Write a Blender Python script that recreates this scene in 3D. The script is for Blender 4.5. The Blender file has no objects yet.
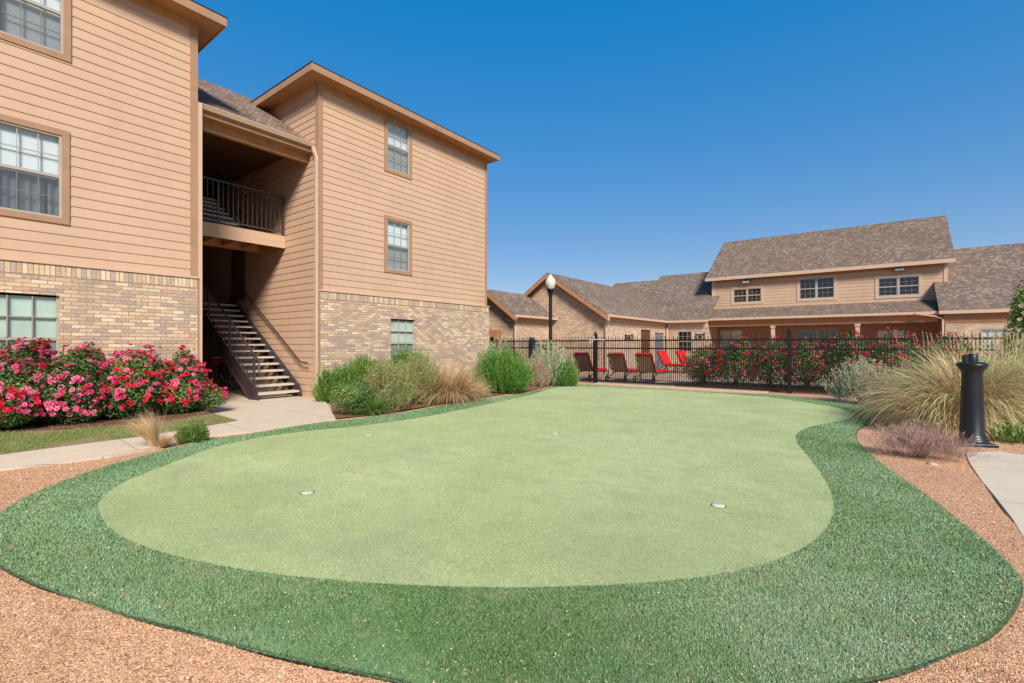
import bpy, math, random
import numpy as np
from mathutils import Vector
rnd = random.Random(7)
S = bpy.context.scene
COL = S.collection
F = 478.0; CX = 512.0; HY = 345.0; H = 1.4
FX, FY = -.609, .793      # camera forward on the ground
RX, RY = .793, .609       # camera right

def G(px, py, z=0.0):
    "ground point seen at a photo position, for laying the site plan out"
    d = (H - z) * F / (py - HY); a = (px - CX) / F
    return (d * (a * RX + FX), d * (a * RY + FY))
def D(px, d, z=0.0):
    a = (px - CX) / F
    return (d * (a * RX + FX), d * (a * RY + FY), z)

# ------------------------------------------------------------------ mesh helpers
class Thing:
    def __init__(s, name, label, cat, loc=(0, 0, 0), rot=(0, 0, 0), group=None):
        s.o = bpy.data.objects.new(name, None); COL.objects.link(s.o)
        s.o.empty_display_size = .2
        s.o.location = loc; s.o.rotation_euler = rot
        s.o['label'] = label; s.o['category'] = cat
        if group: s.o['group'] = group
        s.loc = Vector(loc)

def link(name, me, mat, parent=None, off=None, label=None):
    me.materials.append(mat)
    o = bpy.data.objects.new(name, me); COL.objects.link(o)
    if parent is not None:
        o.parent = parent
    if label: o['label'] = label
    return o
def tag(o, label=None, cat=None, group=None, kind=None):
    if label: o['label'] = label
    if cat: o['category'] = cat
    if group: o['group'] = group
    if kind: o['kind'] = kind
    return o

def auto_uv(me):
    n = len(me.polygons)
    if n == 0: return
    uvl = me.uv_layers.new(name='uv')
    for p in me.polygons:
        nn = p.normal
        if abs(nn.z) > .985: u = Vector((1, 0, 0)); v = Vector((0, 1, 0))
        else:
            u = Vector((-nn.y, nn.x, 0)).normalized(); v = nn.cross(u)
        for li in p.loop_indices:
            c = me.vertices[me.loops[li].vertex_index].co
            uvl.data[li].uv = (c.dot(u), c.dot(v))

class MB:
    def __init__(s): s.v = []; s.f = []; s.sm = []
    def add(s, vs, fs, smooth=False):
        b = len(s.v); s.v += [tuple(v) for v in vs]
        for f in fs: s.f.append([b + i for i in f]); s.sm.append(smooth)
        return s
    def box(s, x0, x1, y0, y1, z0, z1):
        vs = [(x, y, z) for z in (z0, z1) for (x, y) in ((x0, y0), (x1, y0), (x1, y1), (x0, y1))]
        return s.add(vs, [(3, 2, 1, 0), (4, 5, 6, 7), (0, 1, 5, 4), (1, 2, 6, 5), (2, 3, 7, 6), (3, 0, 4, 7)])
    def obox(s, P, u, n, u0, u1, z0, z1, d0, d1):
        "box in a wall's own frame: along u, up z, out n"
        P = Vector(P); u = Vector(u); n = Vector(n); k = Vector((0, 0, 1))
        vs = [P + u * a + n * b + k * c for c in (z0, z1) for (a, b) in ((u0, d0), (u1, d0), (u1, d1), (u0, d1))]
        fl = u.cross(n).z < 0
        fs = [(3, 2, 1, 0), (4, 5, 6, 7), (0, 1, 5, 4), (1, 2, 6, 5), (2, 3, 7, 6), (3, 0, 4, 7)]
        if fl: fs = [f[::-1] for f in fs]
        return s.add(vs, fs)
    def oquad(s, P, u, n, u0, u1, z0, z1, d0, d1=None):
        if d1 is None: d1 = d0
        P = Vector(P); u = Vector(u); n = Vector(n); k = Vector((0, 0, 1))
        vs = [P + u * u0 + k * z0 + n * d0, P + u * u1 + k * z0 + n * d0, P + u * u1 + k * z1 + n * d1, P + u * u0 + k * z1 + n * d1]
        f = (0, 1, 2, 3) if u.cross(k).dot(n) > 0 else (3, 2, 1, 0)
        return s.add(vs, [f])
    def slab(s, poly, t):
        "polygon of 3D points thickened downward by t"
        n = len(poly); lo = [(p[0], p[1], p[2] - t) for p in poly]
        a = sum(poly[i][0] * poly[(i + 1) % n][1] - poly[(i + 1) % n][0] * poly[i][1] for i in range(n))
        if a < 0: poly = poly[::-1]; lo = lo[::-1]
        fs = [tuple(range(n)), tuple(range(2 * n - 1, n - 1, -1))]
        for i in range(n):
            j = (i + 1) % n; fs.append((i, n + i, n + j, j))
        return s.add(list(poly) + lo, fs)
    def tube(s, pts, r, n=8, caps=True, smooth=True):
        pts = [Vector(p) for p in pts]; rs = r if isinstance(r, (list, tuple)) else [r] * len(pts)
        vs = []; fs = []; pu = None
        for i, p in enumerate(pts):
            t = (pts[min(i + 1, len(pts) - 1)] - pts[max(i - 1, 0)]).normalized()
            if pu is None:
                a = Vector((0, 0, 1)) if abs(t.z) < .9 else Vector((1, 0, 0)); pu = t.cross(a).normalized()
            else: pu = (pu - t * pu.dot(t)).normalized()
            w = t.cross(pu)
            for k in range(n):
                an = 2 * math.pi * k / n + math.pi / n
                vs.append(p + (pu * math.cos(an) + w * math.sin(an)) * rs[i])
        for i in range(len(pts) - 1):
            for k in range(n):
                k2 = (k + 1) % n; fs.append((i * n + k, i * n + k2, (i + 1) * n + k2, (i + 1) * n + k))
        s.add(vs, fs, smooth)
        if caps:
            s.add(vs[:n], [tuple(range(n - 1, -1, -1))]); s.add(vs[-n:], [tuple(range(n))])
        return s
    def lathe(s, prof, c=(0, 0), n=28, smooth=True):
        vs = []; fs = []
        for (r, z) in prof:
            for k in range(n):
                an = 2 * math.pi * k / n
                vs.append((c[0] + r * math.cos(an), c[1] + r * math.sin(an), z))
        for i in range(len(prof) - 1):
            for k in range(n):
                k2 = (k + 1) % n; fs.append((i * n + k, i * n + k2, (i + 1) * n + k2, (i + 1) * n + k))
        return s.add(vs, fs, smooth)
    def torus(s, c, R, r, ax, n=40, m=8):
        ax = Vector(ax).normalized(); a = Vector((0, 0, 1)); b = ax.cross(a).normalized()
        c = Vector(c); vs = []; fs = []
        for i in range(n):
            t = 2 * math.pi * i / n; d = a * math.cos(t) + b * math.sin(t)
            for j in range(m):
                q = 2 * math.pi * j / m
                vs.append(c + d * (R + r * math.cos(q)) + ax * (r * math.sin(q)))
        for i in range(n):
            for j in range(m):
                i2 = (i + 1) % n; j2 = (j + 1) % m
                fs.append((i * m + j, i2 * m + j, i2 * m + j2, i * m + j2))
        return s.add(vs, fs, True)
    def build(s, name, mat, parent=None, origin=None, label=None, bevel=0, uv=True):
        me = bpy.data.meshes.new(name)
        o_ = origin if origin is not None else (0, 0, 0)
        if isinstance(parent, Thing): 
            if origin is None: o_ = parent.loc
            par = parent.o
        else: par = parent
        me.from_pydata([(v[0] - o_[0], v[1] - o_[1], v[2] - o_[2]) for v in s.v], [], s.f)
        me.polygons.foreach_set('use_smooth', s.sm)
        me.update()
        if uv: auto_uv(me)
        o = link(name, me, mat, par, label=label)
        if bevel:
            m = o.modifiers.new('bevel', 'BEVEL'); m.width = bevel; m.segments = 2; m.limit_method = 'ANGLE'
        return o

def np_mesh(name, V, nper, tint, mat, parent=None, label=None):
    "V: (n*nper,3) separate polygons with nper corners each; tint per polygon"
    V = np.ascontiguousarray(V, dtype=np.float32).reshape(-1, 3)
    nv = len(V); nf = nv // nper
    me = bpy.data.meshes.new(name)
    me.vertices.add(nv); me.vertices.foreach_set('co', V.ravel())
    me.loops.add(nv); me.loops.foreach_set('vertex_index', np.arange(nv, dtype=np.int32))
    me.polygons.add(nf)
    me.polygons.foreach_set('loop_start', np.arange(0, nv, nper, dtype=np.int32))
    me.update(calc_edges=True)
    if tint is not None:
        a = me.attributes.new('tint', 'FLOAT', 'FACE'); a.data.foreach_set('value', np.ascontiguousarray(tint, dtype=np.float32))
    return link(name, me, mat, parent, label=label)

# ------------------------------------------------------------------ materials
def lin(r, g, b):
    f = lambda c: (c / 255 / 12.92) if c / 255 <= .04045 else ((c / 255 + .055) / 1.055) ** 2.4
    return (f(r), f(g), f(b), 1)
class Mat:
    def __init__(s, name, rough=.7, spec=.3, metal=0):
        s.m = bpy.data.materials.new(name); s.m.use_nodes = True
        s.t = s.m.node_tree; s.b = s.t.nodes['Principled BSDF']
        s.b.inputs['Roughness'].default_value = rough
        s.b.inputs['Specular IOR Level'].default_value = spec
        s.b.inputs['Metallic'].default_value = metal
    def n(s, kind, **kw):
        nd = s.t.nodes.new(kind)
        for k, v in kw.items():
            if k.startswith('i_'):
                key = k[2:].replace('_', ' ')
                nd.inputs[key].default_value = v
            else: setattr(nd, k, v)
        return nd
    def l(s, a, b): s.t.links.new(a, b)
    def col(s, c): s.b.inputs['Base Color'].default_value = c; return s
    def uv(s, sx=1, sy=1, rot=0):
        u = s.n('ShaderNodeUVMap', uv_map='uv'); mp = s.n('ShaderNodeMapping')
        mp.inputs['Scale'].default_value = (sx, sy, 1); mp.inputs['Rotation'].default_value = (0, 0, rot)
        s.l(u.outputs[0], mp.inputs[0]); return mp.outputs[0]
    def obj(s, sx=1, sy=1, sz=1):
        u = s.n('ShaderNodeTexCoord'); mp = s.n('ShaderNodeMapping'); mp.inputs['Scale'].default_value = (sx, sy, sz)
        s.l(u.outputs['Object'], mp.inputs[0]); return mp.outputs[0]
    def noise(s, vec, scale, detail=4, rough=.55):
        n = s.n('ShaderNodeTexNoise'); n.inputs['Scale'].default_value = scale; n.inputs['Detail'].default_value = detail
        n.inputs['Roughness'].default_value = rough; s.l(vec, n.inputs['Vector']); return n.outputs['Fac']
    def ramp(s, fac, stops, const=False):
        r = s.n('ShaderNodeValToRGB'); e = r.color_ramp.elements
        if const: r.color_ramp.interpolation = 'CONSTANT'
        while len(e) < len(stops): e.new(.5)
        for i, (p, c) in enumerate(stops): e[i].position = p; e[i].color = c
        s.l(fac, r.inputs[0]); return r.outputs[0]
    def mix(s, fac, a, b, mode='MIX'):
        m = s.n('ShaderNodeMix', data_type='RGBA', blend_type=mode)
        for sock, v in ((m.inputs[0], fac), (m.inputs[6], a), (m.inputs[7], b)):
            if hasattr(v, 'links'): s.l(v, sock)
            else: sock.default_value = v
        return m.outputs[2]
    def rng(s, v, a, b, c, d):
        m = s.n('ShaderNodeMapRange'); m.inputs[1].default_value = a; m.inputs[2].default_value = b
        m.inputs[3].default_value = c; m.inputs[4].default_value = d; s.l(v, m.inputs[0]); return m.outputs[0]
    def math(s, op, a, b=0):
        m = s.n('ShaderNodeMath', operation=op)
        for i, v in enumerate((a, b)):
            if hasattr(v, 'links'): s.l(v, m.inputs[i])
            else: m.inputs[i].default_value = v
        return m.outputs[0]
    def base(s, sock): s.l(sock, s.b.inputs['Base Color']); return s
    def bump(s, h, strength=.5, dist=.01):
        b = s.n('ShaderNodeBump'); b.inputs['Strength'].default_value = strength; b.inputs['Distance'].default_value = dist
        s.l(h, b.inputs['Height']); s.l(b.outputs[0], s.b.inputs['Normal']); return s
g_ = lambda v: (v, v, v, 1)

def plain(name, c, rough=.6, spec=.3, var=.12, metal=0, scale=3, bumpy=0):
    m = Mat(name, rough, spec, metal); v = m.obj()
    n = m.noise(v, scale, 5)
    lo = tuple(x * (1 - var) for x in c[:3]) + (1,); hi = tuple(min(1, x * (1 + var)) for x in c[:3]) + (1,)
    m.base(m.ramp(n, [(.3, lo), (.7, hi)]))
    if bumpy: m.bump(m.noise(v, 60, 4), bumpy, .004)
    return m.m

SIDING = (.60, .385, .245, 1); TRIM = (.36, .20, .115, 1)
def siding_mat():
    m = Mat('painted_siding', .6, .25); v = m.uv()
    u = m.n('ShaderNodeUVMap', uv_map='uv')
    grain = m.noise(m.uv(3, 60), 4, 4); big = m.noise(v, .9, 4)
    # one value per board (butt joints staggered)
    br = m.n('ShaderNodeTexBrick', offset=.37, offset_frequency=2); br.inputs['Scale'].default_value = 1
    v.node.inputs['Location'].default_value = (.6, .048, 0); br.inputs['Brick Width'].default_value = 3.66; br.inputs['Row Height'].default_value = .178
    br.inputs['Mortar Size'].default_value = .0028; br.inputs['Color1'].default_value = g_(0); br.inputs['Color2'].default_value = g_(1)
    br.inputs['Mortar'].default_value = g_(.5)
    m.l(v, br.inputs['Vector'])
    c = m.mix(m.rng(big, .3, .7, 0, 1), (.51, .324, .208, 1), (.57, .366, .238, 1))
    c = m.mix(m.rng(br.outputs['Color'], 0, 1, 0, .12), c, (.60, .41, .26, 1))
    c = m.mix(m.rng(grain, .35, .7, 0, .25), c, (.43, .27, .165, 1))
    c = m.mix(m.rng(m.noise(m.uv(2.2, .5), 1.6, 5, .7), .55, .75, 0, .3), c, (.42, .27, .18, 1))
    c = m.mix(m.math('MULTIPLY', br.outputs['Fac'], .55), c, (.25, .15, .095, 1))
    m.base(c); m.bump(grain, .25, .002); return m.m
def brick_mat(name, pal, mortar, bw=.203, bh=.0677, rough=.85, off=0):
    m = Mat(name, rough, .1); v = m.uv(); v.node.inputs['Location'].default_value = (0, off, 0)
    br = m.n('ShaderNodeTexBrick', offset=.5); br.inputs['Scale'].default_value = 1
    br.inputs['Brick Width'].default_value = bw; br.inputs['Row Height'].default_value = bh
    br.inputs['Mortar Size'].default_value = .0062; br.inputs['Mortar Smooth'].default_value = .35
    br.inputs['Color1'].default_value = g_(0); br.inputs['Color2'].default_value = g_(1); br.inputs['Mortar'].default_value = g_(.5)
    m.l(v, br.inputs['Vector'])
    stops = [(i / len(pal), p) for i, p in enumerate(pal)]
    c = m.ramp(br.outputs['Color'], stops, True)
    n = m.noise(m.uv(1, 2.2), 21, 5, .8); n2 = m.noise(v, 1.5, 4); n3 = m.noise(m.uv(1, 2), 38, 3, .7)
    c = m.mix(m.rng(n, .50, .60, 0, .7), c, (.72, .54, .37, 1))
    c = m.mix(m.rng(n, .47, .38, 0, .6), c, (.28, .19, .14, 1))
    c = m.mix(m.rng(n3, .55, .75, 0, .5), c, (.40, .20, .10, 1))
    c = m.mix(m.rng(n2, .44, .66, 0, .45), c, (.34, .25, .19, 1))
    c = m.mix(br.outputs['Fac'], c, mortar)
    m.base(c)
    h = m.math('SUBTRACT', m.math('MULTIPLY', n, .35), br.outputs['Fac'])
    m.bump(h, .7, .008); return m.m
PAL = [(.60, .40, .24, 1), (.38, .27, .20, 1), (.70, .52, .33, 1), (.44, .31, .23, 1), (.50, .29, .18, 1), (.64, .47, .30, 1), (.33, .26, .21, 1), (.76, .59, .40, 1), (.55, .38, .25, 1), (.40, .31, .25, 1), (.66, .44, .24, 1)]
def shingle_mat(name, a, b, c2):
    m = Mat(name, .95, .1); v = m.uv()
    br = m.n('ShaderNodeTexBrick', offset=.41, offset_frequency=2); br.inputs['Scale'].default_value = 1
    br.inputs['Brick Width'].default_value = .13; br.inputs['Row Height'].default_value = .14
    br.inputs['Mortar Size'].default_value = .006; br.inputs['Color1'].default_value = g_(0); br.inputs['Color2'].default_value = g_(1)
    br.inputs['Mortar'].default_value = g_(.3); br.inputs['Mortar Smooth'].default_value = .4
    m.l(v, br.inputs['Vector'])
    c = m.ramp(br.outputs['Color'], [(0, c2), (.22, a), (.4, b), (.55, c2), (.7, a), (.90, (.31, .23, .17, 1))], True)
    n = m.noise(v, 40, 4, .8); n2 = m.noise(v, .7, 4)
    c = m.mix(m.rng(n, .40, .65, 0, .5), c, (.30, .215, .16, 1))
    c = m.mix(m.rng(n2, .38, .7, 0, .4), c, (.13, .075, .055, 1))
    c = m.mix(m.math('MULTIPLY', br.outputs['Fac'], .75), c, (.045, .035, .03, 1))
    m.base(c); h = m.math('SUBTRACT', m.math('MULTIPLY', br.outputs['Color'], .5), br.outputs['Fac'])
    m.bump(h, .8, .01); return m.m
def leaf_mat(name, stops, rough=.5, trans=.25, spec=.35, patches=()):
    m = Mat(name, rough, spec); a = m.n('ShaderNodeAttribute', attribute_name='tint')
    c = m.ramp(a.outputs['Fac'], stops)
    for (sc, sx, sy, lo, hi, amt, cc) in patches:
        c = m.mix(m.rng(m.noise(m.obj(sx, sy, 1), sc, 6, .65), lo, hi, 0, amt), c, cc)
    m.base(c)
    if trans:
        tr = m.n('ShaderNodeBsdfTranslucent'); m.l(c, tr.inputs['Color'])
        mx = m.n('ShaderNodeMixShader'); mx.inputs[0].default_value = trans
        m.l(m.b.outputs[0], mx.inputs[1]); m.l(tr.outputs[0], mx.inputs[2])
        m.l(mx.outputs[0], m.t.nodes['Material Output'].inputs['Surface'])
    return m.m
def concrete_mat(name, a, b, joint=0):
    m = Mat(name, .85, .25); v = m.obj()
    n = m.noise(v, 1.3, 6, .6); n2 = m.noise(v, 140, 2, .6); n3 = m.noise(v, 7, 5, .65)
    c = m.mix(m.rng(n, .3, .7, 0, 1), a, b)
    c = m.mix(m.rng(n3, .5, .75, 0, .35), c, tuple(x * .78 for x in a[:3]) + (1,))
    c = m.mix(m.rng(n2, .35, .65, 0, .25), c, tuple(x * .7 for x in a[:3]) + (1,))
    if joint:
        br = m.n('ShaderNodeTexBrick', offset=0); br.inputs['Scale'].default_value = 1; br.inputs['Brick Width'].default_value = joint; br.inputs['Row Height'].default_value = joint
        br.inputs['Mortar Size'].default_value = .007; br.inputs['Mortar Smooth'].default_value = .3; m.l(m.uv(1, 1, .06), br.inputs['Vector'])
        c = m.mix(m.math('MULTIPLY', br.outputs['Fac'], .75), c, (.16, .12, .09, 1))
        n4 = m.noise(v, .7, 7, .7); c = m.mix(m.rng(n4, .54, .66, 0, .35), c, (.36, .27, .19, 1))
    m.base(c); m.bump(n2, .3, .003); return m.m
def glass_mat():
    m = Mat('window_glass', .03, .5); t = m.t
    tr = m.n('ShaderNodeBsdfTransparent'); tr.inputs[0].default_value = (.90, .94, .95, 1)
    gl = m.n('ShaderNodeBsdfGlossy'); gl.inputs['Roughness'].default_value = .02; gl.inputs[0].default_value = g_(1)
    fr = m.n('ShaderNodeLayerWeight'); fr.inputs[0].default_value = .5
    nb = m.n('ShaderNodeBump'); nb.inputs['Strength'].default_value = .12; nb.inputs['Distance'].default_value = .02
    m.l(m.noise(m.obj(), 1.7, 2), nb.inputs['Height']); m.l(nb.outputs[0], gl.inputs['Normal'])
    f = m.math('ADD', m.math('MULTIPLY', m.math('POWER', fr.outputs['Facing'], 3.0), .7), .07)
    mx = m.n('ShaderNodeMixShader'); m.l(f, mx.inputs[0]); m.l(tr.outputs[0], mx.inputs[1]); m.l(gl.outputs[0], mx.inputs[2])
    m.l(mx.outputs[0], t.nodes['Material Output'].inputs['Surface']); return m.m
def screen_mat():
    m = Mat('insect_mesh', .8, .1); m.col((.13, .14, .15, 1))
    tr = m.n('ShaderNodeBsdfTransparent'); mx = m.n('ShaderNodeMixShader'); mx.inputs[0].default_value = .42
    m.l(tr.outputs[0], mx.inputs[1]); m.l(m.b.outputs[0], mx.inputs[2]); m.l(mx.outputs[0], m.t.nodes['Material Output'].inputs['Surface'])
    return m.m

M = {}
M['siding'] = siding_mat()
M['trim'] = plain('tan_trim_paint', TRIM, .55, .3, .08)
M['cedar'] = plain('orange_brown_soffit', (.42, .20, .09, 1), .6, .25, .12)
M['cream'] = plain('cream_gutter_metal', (.56, .38, .26, 1), .4, .4, .05)
M['vinyl'] = plain('beige_vinyl', (.40, .33, .26, 1), .4, .4, .05)
M['brick'] = brick_mat('blended_brick', PAL, (.33, .235, .16, 1))
M['soldier'] = brick_mat('soldier_brick', PAL, (.33, .235, .16, 1), .0677, .21, off=.14)
PAL2 = [(.55, .36, .21, 1), (.44, .27, .165, 1), (.62, .43, .27, 1), (.38, .25, .17, 1), (.55, .34, .21, 1), (.64, .46, .30, 1), (.36, .25, .18, 1), (.50, .34, .22, 1)]
M['brick2'] = brick_mat('buff_brick', PAL2, (.55, .42, .30, 1))
M['brickred'] = brick_mat('red_brown_brick', [(.30, .13, .08, 1), (.24, .10, .06, 1), (.36, .17, .10, 1), (.28, .14, .10, 1)], (.33, .22, .16, 1))
M['roof'] = shingle_mat('brown_shingles', (.205, .135, .095, 1), (.27, .19, .135, 1), (.14, .092, .068, 1))
M['roof2'] = shingle_mat('grey_brown_shingles', (.205, .145, .105, 1), (.28, .21, .155, 1), (.14, .10, .078, 1))
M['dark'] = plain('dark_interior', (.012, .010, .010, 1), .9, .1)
M['brown'] = plain('dark_brown_doors_and_shade', (.11, .05, .03, 1), .75, .1)  # dark tone paints the stairwell interior's shade into its surfaces; also real brown doors
M['steel'] = plain('dark_bronze_steel', (.060, .040, .042, 1), .42, .4, .2)
M['black'] = plain('black_powder_coat', (.010, .010, .013, 1), .38, .45, .2)
M['fenceblack'] = plain('weathered_black_fence_paint', (.012, .009, .009, 1), .55, .3, .3)
M['glass'] = glass_mat(); M['screen'] = screen_mat()
M['tread'] = concrete_mat('tread_concrete', (.50, .43, .35, 1), (.58, .50, .41, 1))
M['walk'] = concrete_mat('walk_concrete', (.58, .46, .33, 1), (.66, .53, .39, 1), 1.5)
M['curb'] = concrete_mat('curb_concrete', (.52, .40, .26, 1), (.60, .47, .32, 1))
def blind_mat():
    m = Mat('white_blind_slats', .6, .2); v = m.obj()
    w = m.n('ShaderNodeTexWave', wave_type='BANDS', bands_direction='Z'); w.inputs['Scale'].default_value = 6.3; m.l(v, w.inputs[0])
    m.base(m.mix(m.rng(w.outputs['Fac'], 0, 1, 0, 1), (.66, .67, .64, 1), (.74, .75, .72, 1))); m.bump(w.outputs['Fac'], .25, .004); return m.m
M['blind'] = blind_mat()
M['curtain'] = plain('grey_curtain', (.30, .31, .33, 1), .9, .1, .25, 0, 2)
M['greenblind'] = plain('pale_green_blind', (.50, .56, .46, 1), .8, .2, .1)

def turf_light_mat():
    m = Mat('short_putting_turf', .95, .05); v = m.obj()
    a = m.noise(v, .55, 6, .62); b = m.noise(m.obj(1, 1.6, 1), 2.3, 6, .7); c = m.noise(v, 160, 3, .8); d = m.noise(v, 45, 4, .75)
    col = m.mix(m.rng(a, .36, .64, 0, 1), (.40, .46, .20, 1), (.56, .59, .29, 1))
    col = m.mix(m.rng(b, .48, .68, 0, .6), col, (.30, .36, .17, 1))
    col = m.mix(m.rng(m.noise(m.obj(1, 1, 1), .9, 7, .7), .50, .66, 0, .45), col, (.34, .32, .19, 1))
    col = m.mix(m.rng(c, .35, .68, 0, .55), col, (.26, .32, .12, 1))
    col = m.mix(m.rng(d, .5, .8, 0, .45), col, (.60, .60, .34, 1)); col = m.mix(m.rng(m.noise(v, 70, 6, .65), .50, .62, 0, .7), col, (.25, .24, .12, 1))
    m.base(col); m.bump(c, .8, .006); return m.m
def turf_dark_mat():
    m = Mat('fringe_turf_backing', .9, .1); v = m.obj()
    a = m.noise(v, 70, 4, .7); b = m.noise(v, 1.1, 5)
    col = m.mix(m.rng(a, .3, .7, 0, 1), (.03, .08, .02, 1), (.10, .19, .06, 1))
    m.base(m.mix(m.rng(b, .35, .7, 0, .5), col, (.13, .21, .10, 1))); m.bump(a, .8, .01); return m.m
def gravel_mat():
    m = Mat('pink_granite_gravel', 1.0, .0); v = m.obj()
    vo = m.n('ShaderNodeTexVoronoi'); vo.inputs['Scale'].default_value = 95; m.l(v, vo.inputs['Vector'])
    a = m.noise(v, 1.2, 6, .65)
    rgb = m.n('ShaderNodeSeparateColor'); m.l(vo.outputs['Color'], rgb.inputs[0])
    col = m.ramp(rgb.outputs[0], [(0, (.26, .12, .06, 1)), (.3, (.50, .26, .14, 1)), (.6, (.62, .35, .20, 1)), (1, (.72, .46, .29, 1))])
    col = m.mix(m.rng(a, .5, .75, 0, .5), col, (.33, .17, .10, 1))
    m.base(col); m.bump(vo.outputs['Distance'], .9, -.008); return m.m
def soil_mat(name, a, b, c2=None):
    m = Mat(name, .95, .1); v = m.obj()
    n = m.noise(v, 60, 5, .75); n2 = m.noise(v, 2, 5)
    col = m.mix(m.rng(n, .35, .65, 0, 1), a, b)
    if c2: col = m.mix(m.rng(n2, .42, .6, 0, .8), col, c2)
    m.base(col); m.bump(n, .8, .015); return m.m
M['turf'] = turf_light_mat(); M['fringe'] = turf_dark_mat(); M['gravel'] = gravel_mat()
M['mulch'] = soil_mat('brown_mulch', (.10, .045, .028, 1), (.30, .15, .09, 1))
M['lawn'] = soil_mat('patchy_lawn_soil', (.20, .15, .07, 1), (.38, .27, .15, 1), (.17, .20, .06, 1))
M['soil'] = soil_mat('dry_soil', (.26, .17, .10, 1), (.38, .26, .17, 1))
def paver_mat():
    m = Mat('pool_deck_pavers', .8, .2); v = m.uv()
    br = m.n('ShaderNodeTexBrick', offset=.5); br.inputs['Scale'].default_value = 1; br.inputs['Brick Width'].default_value = .6; br.inputs['Row Height'].default_value = .4
    br.inputs['Mortar Size'].default_value = .008; br.inputs['Color1'].default_value = g_(0); br.inputs['Color2'].default_value = g_(1); m.l(v, br.inputs['Vector'])
    c = m.ramp(br.outputs['Color'], [(0, (.32, .20, .13, 1)), (.4, (.45, .31, .21, 1)), (.7, (.38, .24, .17, 1)), (1, (.50, .36, .25, 1))])
    c = m.mix(m.rng(m.noise(v, .6, 4), .4, .7, 0, .5), c, (.22, .13, .09, 1))
    m.base(m.mix(br.outputs['Fac'], c, (.2, .15, .11, 1))); return m.m
M['paver'] = paver_mat()

# ------------------------------------------------------------------ world, sun, camera
SUN_EL, SUN_DIR = 38, Vector((.79, -.61, 0)).normalized()
w = bpy.data.worlds.new('World'); S.world = w; w.use_nodes = True
nt = w.node_tree; bg = nt.nodes['Background']
sky = nt.nodes.new('ShaderNodeTexSky'); sky.sky_type = 'NISHITA'; sky.sun_disc = False
sky.sun_elevation = math.radians(SUN_EL)
sky.sun_rotation = math.atan2(SUN_DIR.x, SUN_DIR.y)
sky.altitude = 200; sky.air_density = 1.0; sky.dust_density = 0.0; sky.ozone_density = 5.0
hs = nt.nodes.new('ShaderNodeHueSaturation'); hs.inputs['Saturation'].default_value = 1.24; hs.inputs['Hue'].default_value = .497
nt.links.new(sky.outputs[0], hs.inputs['Color']); 
gmm = nt.nodes.new('ShaderNodeGamma'); gmm.inputs['Gamma'].default_value = .3; nt.links.new(hs.outputs[0], gmm.inputs['Color'])
h2 = nt.nodes.new('ShaderNodeHueSaturation'); h2.inputs['Saturation'].default_value = 1.8; h2.inputs['Value'].default_value = 1.7; h2.inputs['Hue'].default_value = .527
nt.links.new(gmm.outputs[0], h2.inputs['Color']); nt.links.new(h2.outputs[0], bg.inputs[0]); bg.inputs[1].default_value = .14
sl = bpy.data.lights.new('sun', 'SUN'); sl.energy = 3.5; sl.angle = math.radians(16); sl.color = (1, .95, .87)
so = bpy.data.objects.new('sun', sl); COL.objects.link(so)
sd = Vector((SUN_DIR.x * math.cos(math.radians(SUN_EL)), SUN_DIR.y * math.cos(math.radians(SUN_EL)), math.sin(math.radians(SUN_EL))))
so.rotation_euler = sd.to_track_quat('Z', 'Y').to_euler(); so.location = (10, -10, 20)
cd = bpy.data.cameras.new('camera'); cam = bpy.data.objects.new('camera', cd); COL.objects.link(cam)
cam.location = (0, 0, H); cam.rotation_euler = (math.radians(90), 0, math.atan2(.609, .793))
cd.sensor_width = 36; cd.lens = F / 1024 * 36; cd.shift_y = (HY - 341.5) / 1024; cd.clip_end = 3000; cd.clip_start = .05
S.camera = cam
S.view_settings.view_transform = 'Standard'; S.view_settings.look = 'None'; S.view_settings.gamma = 1
S.view_settings.exposure = .80
S.render.engine = 'CYCLES'; S.render.resolution_x = 1024; S.render.resolution_y = 683

# ------------------------------------------------------------------ site plan
def struct(name, mb, mat, **k):
    o = mb.build(name, mat, **k); o['kind'] = 'structure'; return o
struct('ground', MB().add([(-600, -600, -.03), (600, -600, -.03), (600, 900, -.03), (-600, 900, -.03)], [(0, 1, 2, 3)]), M['soil'])

RING_PX = [(160, 451), (183, 445.4), (207, 438.6), (238, 435.7), (261.6, 431.8), (296.7, 426), (328, 421.4), (360, 418.5), (389, 414.5), (434, 407), (475, 399.3), (520, 394.4), (550, 387.2), (570, 385), (593, 384.6), (599, 385.6), (640, 387.8), (700, 391.5), (757, 394.6), (760, 393.6), (792.5, 396.4), (823.8, 400.3), (855, 404.6), (872, 410), (876, 416.5), (868, 423), (857, 429.2), (855, 437), (861, 446), (874.5, 458), (892, 471.6), (917.5, 489), (949, 513), (984.5, 541.4), (1009.4, 564.5), (1021.8, 582), (1020, 596.5), (1006, 617.8), (984.5, 639), (949, 653.4), (913, 667.6), (878, 676.5), (842, 683), (780, 691), (700, 699), (600, 703), (500, 700), (430, 689), (395, 678), (337, 667), (278, 654), (239, 645), (200, 633.7), (142, 619), (71, 596.5), (21.3, 577), (0, 564.5), (-25, 550), (-33, 537), (-22, 524), (0, 514), (11.7, 505.5), (25.4, 496.7), (48.8, 487), (78, 475.2), (109.4, 465.4), (140.6, 456.6)]
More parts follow.
